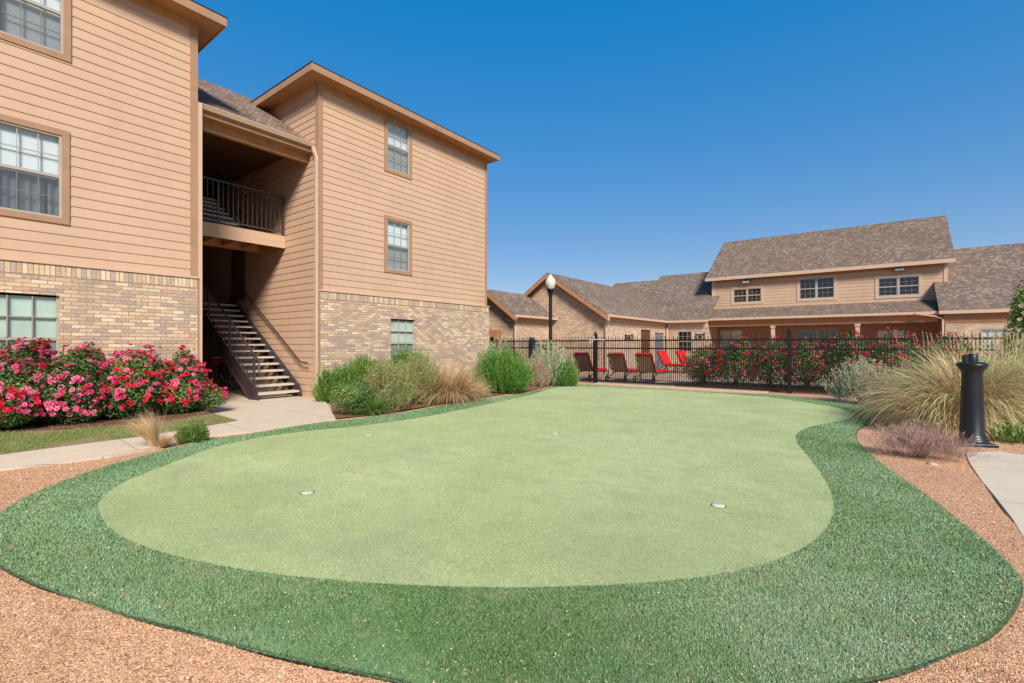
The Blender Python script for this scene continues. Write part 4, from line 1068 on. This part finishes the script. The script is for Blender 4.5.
def grass_clump(name, label, loc, n, length, base, mat, seed, width=.006, droop=1.0, lean=(0, 0), group=None, stalks=0, cat='ornamental grass', tint=(.5, .22), spread=1.0, grad=.0, tufts=0):
    t = Thing(name, label, cat, loc, group=group); q = np.random.default_rng(seed); seg = 7
    an = q.uniform(0, 2 * math.pi, n); rb = base * np.sqrt(q.random(n))
    B = np.stack([rb * np.cos(an), rb * np.sin(an), np.zeros(n)], 1)
    L = length * q.uniform(.55, 1.1, n); out = (q.random(n) ** .7) * spread
    az = an + q.normal(0, .5, n)
    if tufts:
        ti_ = q.integers(0, tufts, n); ta = q.uniform(0, 6.28, tufts); to_ = q.random(tufts) ** .7; tl = q.uniform(.8, 1.12, tufts)
        az = ta[ti_] + q.normal(0, .20, n); out = np.clip(to_[ti_] + q.normal(0, .10, n), 0, 1.05) * spread; L = length * tl[ti_] * q.uniform(.7, 1.08, n)
        B = B * .4 + np.stack([np.cos(ta), np.sin(ta), ta * 0], 1)[ti_] * (to_[ti_] * base * .8)[:, None]
    hd = np.stack([np.cos(az), np.sin(az), np.zeros(n)], 1)
    th0 = out * .75; th1 = th0 + droop * (0.6 + out * 1.3) * q.uniform(.6, 1.3, n)
    pts = [B]; p = B.copy(); 
    ln = np.array([lean[0], lean[1], 0.0])
    for i in range(seg):
        u_ = (i + .5) / seg; th = th0 + (th1 - th0) * u_ ** 1.2
        d = hd * np.sin(th)[:, None] + np.array([0, 0, 1.0]) * np.cos(th)[:, None] + ln * u_ 
        d = unit(d); p = p + d * (L / seg)[:, None]; p[:, 2] = np.maximum(p[:, 2], .01 + .01 * q.random(n)); pts.append(p.copy())
    side = unit(np.cross(hd, np.array([0, 0, 1.0])) + q.normal(size=(n, 3)) * .35)
    quads = []; ti = []
    t0 = q.normal(tint[0], tint[1], n) if not tufts else q.normal(tint[0], tint[1], tufts)[ti_] + q.normal(0, .13, n)
    for i in range(seg):
        w0 = width * (1 - (i / seg) ** 1.6) * .5 + .0004; w1 = width * (1 - ((i + 1) / seg) ** 1.6) * .5 + .0004
        quads.append(np.stack([pts[i] - side * w0, pts[i] + side * w0, pts[i + 1] + side * w1, pts[i + 1] - side * w1], 1)); ti.append(t0 + grad * (i / seg - .5))
    np_mesh('blades', np.concatenate(quads).reshape(-1, 3), 4, np.clip(np.concatenate(ti), 0, 1), mat, t.o)
    if stalks:
        an = q.uniform(0, 6.28, stalks); h = length * q.uniform(.95, 1.35, stalks); r0 = base * q.random(stalks)
        B = np.stack([r0 * np.cos(an), r0 * np.sin(an), np.zeros(stalks)], 1); T = B + np.stack([np.cos(an) * h * .35 * q.random(stalks), np.sin(an) * h * .35 * q.random(stalks), h], 1)
        T[:, 2] = np.minimum(T[:, 2], length * .98)
        sd_ = unit(np.cross(T - B, q.normal(size=T.shape))) * .0016
        V = [np.stack([B - sd_, B + sd_, T + sd_, T - sd_], 1)]
        for k in range(26):
            f = q.uniform(.84, 1.0, stalks)[:, None]; P = B + (T - B) * f; dd = unit((T - B) * .8 + q.normal(size=T.shape) * .35) * .022; s2 = unit(np.cross(dd, q.normal(size=T.shape))) * .003
            V.append(np.stack([P, P + dd * .5 + s2, P + dd, P + dd * .5 - s2], 1))
        V = np.concatenate(V).reshape(-1, 3); np_mesh('seed_heads', V, 4, q.uniform(.35, 1, len(V) // 4), LEAF['straw'], t.o)
    return t

# rose hedge against the near block
rl_ = ['rose bush at the far left edge of the hedge, below the ground floor window', 'tall rose bush with red and pink blooms left of the pale ground floor window sill', 'rose bush thick with pale pink blooms in the middle of the hedge', 'rose bush with mostly red blooms below the bare brick', 'low red rose bush at the right end of the hedge by the stairwell']
hx = -10.72
for i, (yy, h, r_, pf, nf) in enumerate([(.35, 1.60, .62, .5, 230), (1.12, 1.40, .58, .65, 230), (1.88, 1.36, .60, .78, 240), (2.68, 1.28, .60, .4, 230), (3.38, 1.10, .54, .35, 190)]):
    b = [(0, 0, h * .45, r_, r_, h * .47), (.12, -.1, h * .32, r_ * .95, r_ * .9, h * .32), (-.1, .15, h * .70, r_ * .5, r_ * .55, h * .30)]
    if i == 4: b.append((.05, .42, .26, .40, .44, .25)); b.append((-.1, .12, .95, .16, .18, .28))
    if i == 1: b.append((-.15, .38, 1.22, .13, .14, .22))
    rose_bush((hx + (.05 if i % 2 else 0), yy, BZ - .02), b, 19000, nf, rl_[i], 20 + i, 'rose hedge along the apartment wall', pinkfrac=pf)
# roses behind the fence
px_l = [(-4.75, 1.35, .75), (-3.75, 1.60, .75), (-2.75, 1.55, .75), (-1.75, 1.55, .75), (-.75, 1.75, .8), (.3, 1.75, .8), (1.35, 1.65, .8), (2.6, 1.3, .7)]
names = ['leftmost', 'second', 'third', 'fourth', 'fifth', 'sixth', 'seventh', 'eighth']
for i, (xx, h, r_) in enumerate(px_l):
    b = [(0, 0, h * .45, r_, r_ * .9, h * .5), (.1, .1, h * .68, r_ * .6, r_ * .6, h * .34)]
    rose_bush((xx, 17.0, .05), b, 7500, 130, 'red rose bush behind the fence, %s from the left' % names[i] if i < 5 else 'red rose bush behind the fence, %s from the left' % names[i], 60 + i, 'rose bushes behind the pool fence', leaf=.055, fl=.045, pinkfrac=.25)

def P2(px, py): x, y = G(px, py, .034); return (x, y, .034)
sprig_bush('rosemary_shrub', 'small dark green rosemary at the brick corner next to the stairs', 'shrub', D(333, 11.7), .45, .42, .75, 520, LEAF['rosemary'], 101, per=60, leaf=.04, lw=.34)
sprig_bush('rosemary_shrub', 'wide green rosemary left of the ground floor window of the far block', 'shrub', D(365, 12.3), .85, .7, 1.05, 1000, LEAF['rosemary'], 102, per=60, leaf=.04, lw=.34)
sprig_bush('rosemary_shrub', 'green rosemary directly under the ground floor window of the far block', 'shrub', D(408, 12.9), .9, .7, 1.08, 1000, LEAF['rosemary'], 103, per=60, leaf=.04, lw=.34)
rb = Thing('round_shrub', 'low round leafy shrub with yellowish tips in front of the rosemary', 'shrub', P2(352, 414))
P, N_ = shell_points([(0, 0, .33, .47, .45, .33), (.05, .1, .4, .35, .35, .28)], 9000, .5, 5)
np_mesh('foliage', leaf_quads(P, N_, .032, .6), 4, np.clip(clump_tint(P, 7, .62, .3, 5), 0, 1), LEAF['rose'], rb.o); woody('stems', rb.o, 12, .5, .3, BARK, 3)
sprig_bush('salvia_shrub', 'loose greyish salvia with small red flowers right of the round shrub', 'shrub', P2(388, 409), .65, .5, .92, 620, LEAF['salvia'], 105, leaf=.035, lw=.4, per=36, extra=(RED_F, 110, .022))
sprig_bush('salvia_shrub', 'tall airy salvia with few red flowers beside the tan grass', 'shrub', P2(418, 403), .7, .5, .98, 620, LEAF['salvia'], 106, leaf=.035, lw=.4, per=34, extra=(RED_F, 50, .020))
grass_clump('ornamental_grass', 'small green grass tuft between the round shrub and the salvia', P2(372, 414.5), 700, .5, .12, LEAF['rosemary'], 107, width=.008)
grass_clump('ornamental_grass', 'tan arching ornamental grass in the middle of the shrub bed', P2(450, 402), 2600, 1.15, .22, LEAF['straw'], 108, width=.010, tint=(.4, .22), droop=1.05)
grass_clump('ornamental_grass', 'short dry straw coloured grass at the foot of the bright green shrub', P2(474, 397.5), 900, .55, .15, LEAF['straw'], 109, width=.009, tint=(.6, .2))
sprig_bush('evergreen_shrub', 'large bright green upright shrub right of the tan grass', 'shrub', P2(500, 392), 1.0, .72, 1.08, 1300, LEAF['bright'], 110, leaf=.05, per=44)
sprig_bush('sage_shrub', 'silvery sage bush rising behind the large bright green shrub', 'shrub', D(497, 14.6), .85, .7, 1.36, 420, LEAF['sage'], 111, leaf=.04, lw=.5, per=40)
sprig_bush('sage_shrub', 'tall silver grey sage bush left of the fence post', 'shrub', D(548, 16.4), .80, .6, 1.42, 480, LEAF['sage'], 112, leaf=.045, lw=.5, per=40)
sprig_bush('dry_shrub', 'dry tan twiggy shrub in front of the silver sage', 'shrub', D(534, 15.9), .62, .5, 1.05, 420, LEAF['dry'], 113, leaf=.035, lw=.35, per=34)
sprig_bush('evergreen_shrub', 'small bright green shrub just left of the fence post', 'shrub', D(566, 16.0), .45, .45, .82, 520, LEAF['bright'], 114, leaf=.045, per=40)
sprig_bush('sage_shrub', 'silvery pink-tinged sage bush in front of the fence beside the big grasses', 'shrub', P2(862, 403), .72, .5, 1.0, 380, LEAF['sage'], 115, leaf=.035, lw=.5, per=30)
sprig_bush('dry_shrub', 'brownish dry shrub between the silver bush and the big grasses', 'shrub', P2(893, 407), .65, .5, .95, 380, LEAF['dry'], 116, leaf=.03, lw=.4, per=30)
# big fountain grasses on the right
grass_clump('fountain_grass', 'large mounded fountain grass left of the black bollard', D(966, 8.1), 10500, 1.66, .62, LEAF['fountain'], 120, width=.013, tint=(.54, .26), stalks=30, droop=2.05, grad=.45, tufts=150)
grass_clump('fountain_grass', 'fountain grass mound directly behind the black bollard', D(1004, 8.8), 9500, 1.66, .60, LEAF['fountain'], 121, width=.013, tint=(.48, .28), stalks=50, droop=2.0, grad=.45, tufts=140)
grass_clump('fountain_grass', 'fountain grass spilling over the right edge beside the pavement', D(1054, 7.9), 9500, 1.60, .60, LEAF['fountain'], 122, width=.013, tint=(.40, .28), stalks=50, droop=2.0, grad=.45, tufts=140)
grass_clump('fountain_grass', 'straw coloured lower grass mound at the foot of the bollard', D(938, 7.6), 3500, .95, .34, LEAF['straw'], 123, width=.011, tint=(.40, .24), droop=2.1, tufts=50)
t = sprig_bush('leafy_plant', 'bright green low plant at the pavement right of the bollard', 'plant', D(1013, 6.75), .30, .22, .22, 70, LEAF['bright'], 124, leaf=.08, lw=.25, per=9)
sprig_bush('dry_shrub', 'low mauve grey twiggy dry shrub on the gravel by the fringe', 'shrub', P2(921, 457), .52, .34, .36, 700, LEAF['purple'], 125, leaf=.055, lw=.045, per=22)
# small tufts on the left
grass_clump('ornamental_grass', 'small tan feathery grass tuft between the walk and the green', P2(153, 447), 700, .52, .035, LEAF['straw'], 130, width=.0026, tint=(.55, .2), droop=.75, lean=(-.45, -.75), spread=.42)
grass_clump('ornamental_grass', 'short straw tuft leaning right at the base of the feathery grass', P2(163, 446.5), 350, .26, .03, LEAF['straw'], 131, width=.0030, tint=(.45, .2), droop=.8, lean=(.35, .55), spread=.9)
sprig_bush('small_shrub', 'tiny green tuft beside the walk right of the tan grass', 'shrub', P2(193, 442), .22, .2, .27, 260, LEAF['rosemary'], 132, leaf=.03, per=24)
# tall flowering shrub at the right frame edge
x, y, z = D(1030, 9.6)
fs_ = Thing('flowering_shrub', 'tall shrub with creamy white flower spikes at the right edge of the picture', 'shrub', (x, y, 0))
P, N_ = shell_points([(0, 0, 1.4, .42, .42, .75), (.0, .0, 2.0, .30, .30, .55), (-.1, -.15, 2.3, .16, .16, .42)], 6000, .7, 41, .4)
np_mesh('foliage', leaf_quads(P, N_, .075, .4), 4, np.clip(clump_tint(P, 42, .62, .3, 5), 0, 1), LEAF['rosemary'], fs_.o)
C, Nn = shell_points([(0, 0, 1.5, .45, .45, .7), (.0, .0, 2.05, .32, .32, .5)], 150, .1, 43)
V, kk = rosettes(C, Nn, .045); CR = leaf_mat('cream_petals', [(0, (.55, .52, .30, 1)), (1, (.80, .78, .58, 1))], .6, .2)
np_mesh('blooms', V, 4, R.random(len(V) // 4), CR, fs_.o); woody('stems', fs_.o, 12, 2.4, .35, BARK, 44)

# ------------------------------------------------------------------ turf blades, lawn, gravel (uncountable)
def scatter(poly, n_try, holes=(), power=2.0, dmin=1.6, seed=3, dmax=22):
    "points in a polygon, density falling with the distance from where people stand"
    q = np.random.default_rng(seed); 
    d = dmin * (dmax / dmin) ** q.random(n_try) if power == 2.0 else dmin + (dmax - dmin) * q.random(n_try)
    th = q.uniform(-.90, .90, n_try); 
    fx = math.atan2(FY, FX); X = d * np.cos(fx + th); Y = d * np.sin(fx + th)
    k = inside(poly, X, Y)
    for h in holes: k &= ~inside(h, X, Y)
    return X[k], Y[k]
def blades(name, X, Y, z, L, w, mat, label=None, lean=.6, seed=4, grow=0.0, cat=None):
    q = np.random.default_rng(seed); n = len(X); az = q.uniform(0, 6.28, n); ln = q.uniform(0, lean, n); d = np.hypot(X, Y)
    LL = L * q.uniform(.6, 1.2, n); ww = w * (1 + grow * d) * q.uniform(.7, 1.3, n)
    B = np.stack([X, Y, np.full(n, z)], 1); T = B + np.stack([np.cos(az) * np.sin(ln), np.sin(az) * np.sin(ln), np.cos(ln)], 1) * LL[:, None]
    a2 = q.uniform(0, 6.28, n); sd_ = np.stack([np.cos(a2), np.sin(a2), np.zeros(n)], 1) * ww[:, None] * .5
    V = np.stack([B - sd_, B + sd_, T], 1).reshape(-1, 3)
    P = np.stack([X, Y, X * 0], 1); ti = np.clip(clump_tint(P, seed, .5, .2, 1.2) + q.normal(0, .16, n), 0, 1)
    o = np_mesh(name, V, 3, ti, mat); return tag(o, label, cat, kind='stuff')
TURF = leaf_mat('turf_fibre', [(0, (.05, .115, .027, 1)), (.3, (.20, .32, .115, 1)), (.6, (.38, .50, .26, 1)), (.9, (.60, .69, .47, 1)), (1, (.70, .60, .42, 1))], .8, .15, .05,
  patches=[(120, 1, 1, .50, .60, .8, (.035, .12, .02, 1)), (1.3, 1, 1, .5, .68, .45, (.10, .24, .06, 1)), (3.2, 1, 1, .54, .7, .55, (.42, .40, .24, 1)), (.7, 1, 1, .5, .66, .4, (.36, .54, .35, 1))])
X, Y = scatter(ring, 2700000, [green], seed=11)
blades('fringe_grass', X, Y, TZ, .016, .0028, TURF, 'dense dark green artificial grass fringe round the putting green', 1.3, 12, .25, cat='artificial grass')
qe = np.random.default_rng(81); ra = np.array(ring); nxt = np.roll(ra, -1, 0); seglen = np.hypot(*(nxt - ra).T); dseg = np.hypot(ra[:, 0], ra[:, 1])
wgt = seglen / dseg ** 1.5; ne = 26000; ii = qe.choice(len(ra), ne, p=wgt / wgt.sum()); f_ = qe.random(ne)[:, None]
onrm = np.array([[o_.x, o_.y] for o_ in outp])[ii] * sgn
B2 = ra[ii] * (1 - f_) + nxt[ii] * f_ - onrm * qe.uniform(0, .012, ne)[:, None]
LL = qe.uniform(.014, .034, ne)[:, None]; dd = np.concatenate([onrm * qe.uniform(.5, 1.3, ne)[:, None] + qe.normal(0, .45, (ne, 2)), qe.uniform(-.1, .8, ne)[:, None]], 1); dd = dd / np.linalg.norm(dd, axis=1, keepdims=True) * LL
B3 = np.concatenate([B2, np.full((ne, 1), TZ - .001)], 1); sd3 = np.concatenate([np.stack([-onrm[:, 1], onrm[:, 0]], 1) * .0016, np.zeros((ne, 1))], 1)
tag(np_mesh('edge_fibres', np.stack([B3 - sd3, B3 + sd3, B3 + dd], 1).reshape(-1, 3), 3, np.clip(qe.normal(.5, .22, ne), 0, 1), TURF), 'loose green fibres hanging over the edging of the fringe', 'artificial grass', kind='stuff')
LG = leaf_mat('putting_fibre', [(0, (.30, .38, .15, 1)), (.5, (.52, .56, .27, 1)), (1, (.76, .76, .48, 1))], .7, .1, .1,
  patches=[(110, 1, 1, .50, .60, .75, (.27, .26, .14, 1)), (22, 1, 1, .5, .7, .35, (.34, .38, .20, 1)), (1.4, 1, 2.4, .5, .66, .5, (.33, .36, .20, 1)), (.9, 1, 1, .50, .66, .45, (.34, .32, .19, 1)), (.4, 1.6, 1, .5, .62, .5, (.50, .60, .30, 1))])
X, Y = scatter(green, 900000, [], seed=13, dmin=2.2)
blades('putting_grass', X, Y, TZ + .003, .006, .0026, LG, 'short pale green artificial grass of the putting green', 1.1, 14, .3, cat='artificial grass')
LW = leaf_mat('lawn_blades', [(0, (.30, .20, .09, 1)), (.35, (.26, .24, .08, 1)), (.6, (.17, .26, .06, 1)), (1, (.30, .38, .10, 1))], .7, .2, .2)
lp_ = [(p[0], p[1]) for p in bot] + [(p[0], p[1]) for p in top[::-1]]
X, Y = scatter(lp_, 900000, [], seed=15, dmin=5)
# height of the sloping strip: blend between the walk edge and the bed edge
def strip_z(X, Y):
    def dist(poly):
        D_ = np.full(X.shape, 1e9)
        for a, b in zip(poly[:-1], poly[1:]):
            ax, ay = a[0], a[1]; bx, by = b[0], b[1]; vx, vy = bx - ax, by - ay; t = np.clip(((X - ax) * vx + (Y - ay) * vy) / (vx * vx + vy * vy + 1e-9), 0, 1)
            D_ = np.minimum(D_, np.hypot(X - ax - t * vx, Y - ay - t * vy))
        return D_
    a = dist(bot); b = dist(top); return WZ + (BZ - WZ) * a / (a + b + 1e-6)
zz = strip_z(X, Y)
q = np.random.default_rng(16)
patch = np.sin(X * 5 + 1) * np.sin(Y * 3.1) + q.normal(0, .5, len(X)); kk = patch > -.25
X, Y, zz = X[kk], Y[kk], zz[kk]
o = blades('lawn_grass', X, Y, 0, .035, .005, LW, 'patchy green and straw coloured lawn between the rose hedge and the walk', .8, 17, .1, cat='grass')
co = np.empty(len(o.data.vertices) * 3, np.float32); o.data.vertices.foreach_get('co', co); co = co.reshape(-1, 3); co[:, 2] += np.repeat(zz, 3); o.data.vertices.foreach_set('co', co.ravel()); o.data.update()

# gravel stones
def stones(name, X, Y, size, mat, label, seed, grow=.12, z=0.0):
    q = np.random.default_rng(seed); n = len(X); d = np.hypot(X, Y); s = size * q.uniform(.5, 1.5, n) * (1 + grow * d)
    base = np.array([[1, 0, 0], [0, 1, 0], [-1, 0, 0], [0, -1, 0], [0, 0, .7], [0, 0, -.5]], float)
    V = base[None] * (s[:, None, None] * .5) * q.uniform(.55, 1.25, (n, 6, 1)) + q.normal(0, .12, (n, 6, 3)) * s[:, None, None] * .5
    a = q.uniform(0, 6.28, n); c, s_ = np.cos(a)[:, None], np.sin(a)[:, None]
    x = V[..., 0] * c - V[..., 1] * s_; y = V[..., 0] * s_ + V[..., 1] * c; V[..., 0] = x; V[..., 1] = y
    V[..., 0] += X[:, None]; V[..., 1] += Y[:, None]; V[..., 2] += gz(X, Y)[:, None] + s[:, None] * .12
    F_ = np.array([[0, 1, 4], [1, 2, 4], [2, 3, 4], [3, 0, 4]])
    T = V[:, F_].reshape(-1, 3)
    o = np_mesh(name, T, 3, np.repeat(q.random(n), 4), mat); return tag(o, label, 'gravel', kind='stuff')
ST = leaf_mat('granite_chips', [(0, (.28, .12, .055, 1)), (.3, (.54, .27, .14, 1)), (.6, (.68, .38, .21, 1)), (.85, (.76, .48, .29, 1)), (1, (.82, .62, .44, 1))], 1, 0, 0, patches=[(.9, 1, 1, .5, .7, .45, (.42, .22, .12, 1)), (3.5, 1, 1, .56, .7, .4, (.36, .20, .12, 1))])
big = [(-13, -6), (6, -6), (6, 14), (-13, 14)]
bedh = [(p[0], p[1]) for p in bedp]
X, Y = scatter(big, 800000, [ring, walk, w2 + [(3.2, 2.0), (4.9, 3.5), (3.9, 7.0)], lp_, bedh, sb], seed=21, dmax=12)
stones('gravel_stones', X, Y, .0046, ST, 'pinkish tan granite gravel around the putting green', 22)
qs = np.random.default_rng(71); ra = np.array(ring); cen = ra.mean(0); n = 900
ii = qs.integers(0, len(ra), n); inn = np.array([[o_.x, o_.y] for o_ in outp])[ii] * -sgn
off = np.abs(qs.normal(0, .09, n)) + .012
Q = ra[ii] + inn * off[:, None] + qs.normal(0, .05, (n, 2)); kq = inside(ring, Q[:, 0], Q[:, 1]); Q = Q[kq]
_gz = gz; gz = lambda x, y: np.full(np.shape(x), TZ + .010)
stones('stray_stones', Q[:, 0], Q[:, 1], .0075, ST, 'stray gravel chips kicked onto the edge of the green fringe', 72)
gz = _gz
X, Y = scatter(big, 9000, [ring, walk, w2 + [(3.2, 2.0), (4.9, 3.5), (3.9, 7.0)], lp_, bedh, sb], seed=91, dmax=12)
stones('coarse_stones', X, Y, .0125, ST, 'larger loose stones among the fine gravel', 92, .05)
q = np.random.default_rng(93); X = X[:260] + q.normal(0, .2, len(X[:260])); Y = Y[:260]; n = len(X)
tag(np_mesh('leaf_litter', leaf_quads(np.stack([X, Y, gz(X, Y) + .008], 1), np.tile([0, 0, 1.0], (n, 1)), .022, .45, .5), 4, q.random(n) * .6, LEAF['straw']), 'dry brown leaf bits lying on the gravel', 'leaf litter', kind='stuff')
# dry debris on the turf
X, Y = scatter(ring, 9000, [green], seed=31, dmax=12)
X = X[:1000]; Y = Y[:1000]; q = np.random.default_rng(32); n = len(X)
P = np.stack([X, Y, np.full(n, TZ + .019)], 1)
np.random.seed(1)
V = leaf_quads(P, np.tile([0, 0, 1.0], (n, 1)), .012, .5, .6); ti = q.random(n)
tag(np_mesh('leaf_litter', V, 4, ti, LEAF['straw']), 'scattered tan leaf bits lying on the dark green fringe', 'leaf litter', kind='stuff')
MULCHM = leaf_mat('bark_chips', [(0, (.07, .03, .018, 1)), (.6, (.20, .10, .06, 1)), (1, (.34, .20, .13, 1))], .9, 0, .1)
# fallen petals and mulch bits under the roses
X, Y = scatter(bedh, 60000, [], seed=33, dmin=5, dmax=12); X = X[:4000]; Y = Y[:4000]; n = len(X)
P = np.stack([X, Y, np.full(n, BZ + .008)], 1)
tag(np_mesh('bark_mulch', leaf_quads(P, np.tile([0, 0, 1.0], (n, 1)), .035, .4, .3), 4, R.random(n), MULCHM), 'reddish brown bark mulch under the rose hedge', 'mulch', kind='stuff')
# a few larger stones by the dry shrub
sm = MB()
x, y = G(932, 467); st = Thing('rock', 'single fist sized tan rock lying on the gravel by the mauve shrub', 'rock', (x, y, 0))
q = random.Random(3); m = MB(); vs = []; fs = []
m.lathe([(.001, -.01), (.05, .0), (.055, .02), (.04, .045), (.001, .055)], n=9); m.v = [(v[0] * q.uniform(.85, 1.15), v[1] * q.uniform(.8, 1.1), v[2]) for v in m.v]
m.build('stone', plain('pale_rock', (.45, .33, .25, 1), .9), st.o, origin=(0, 0, 0))
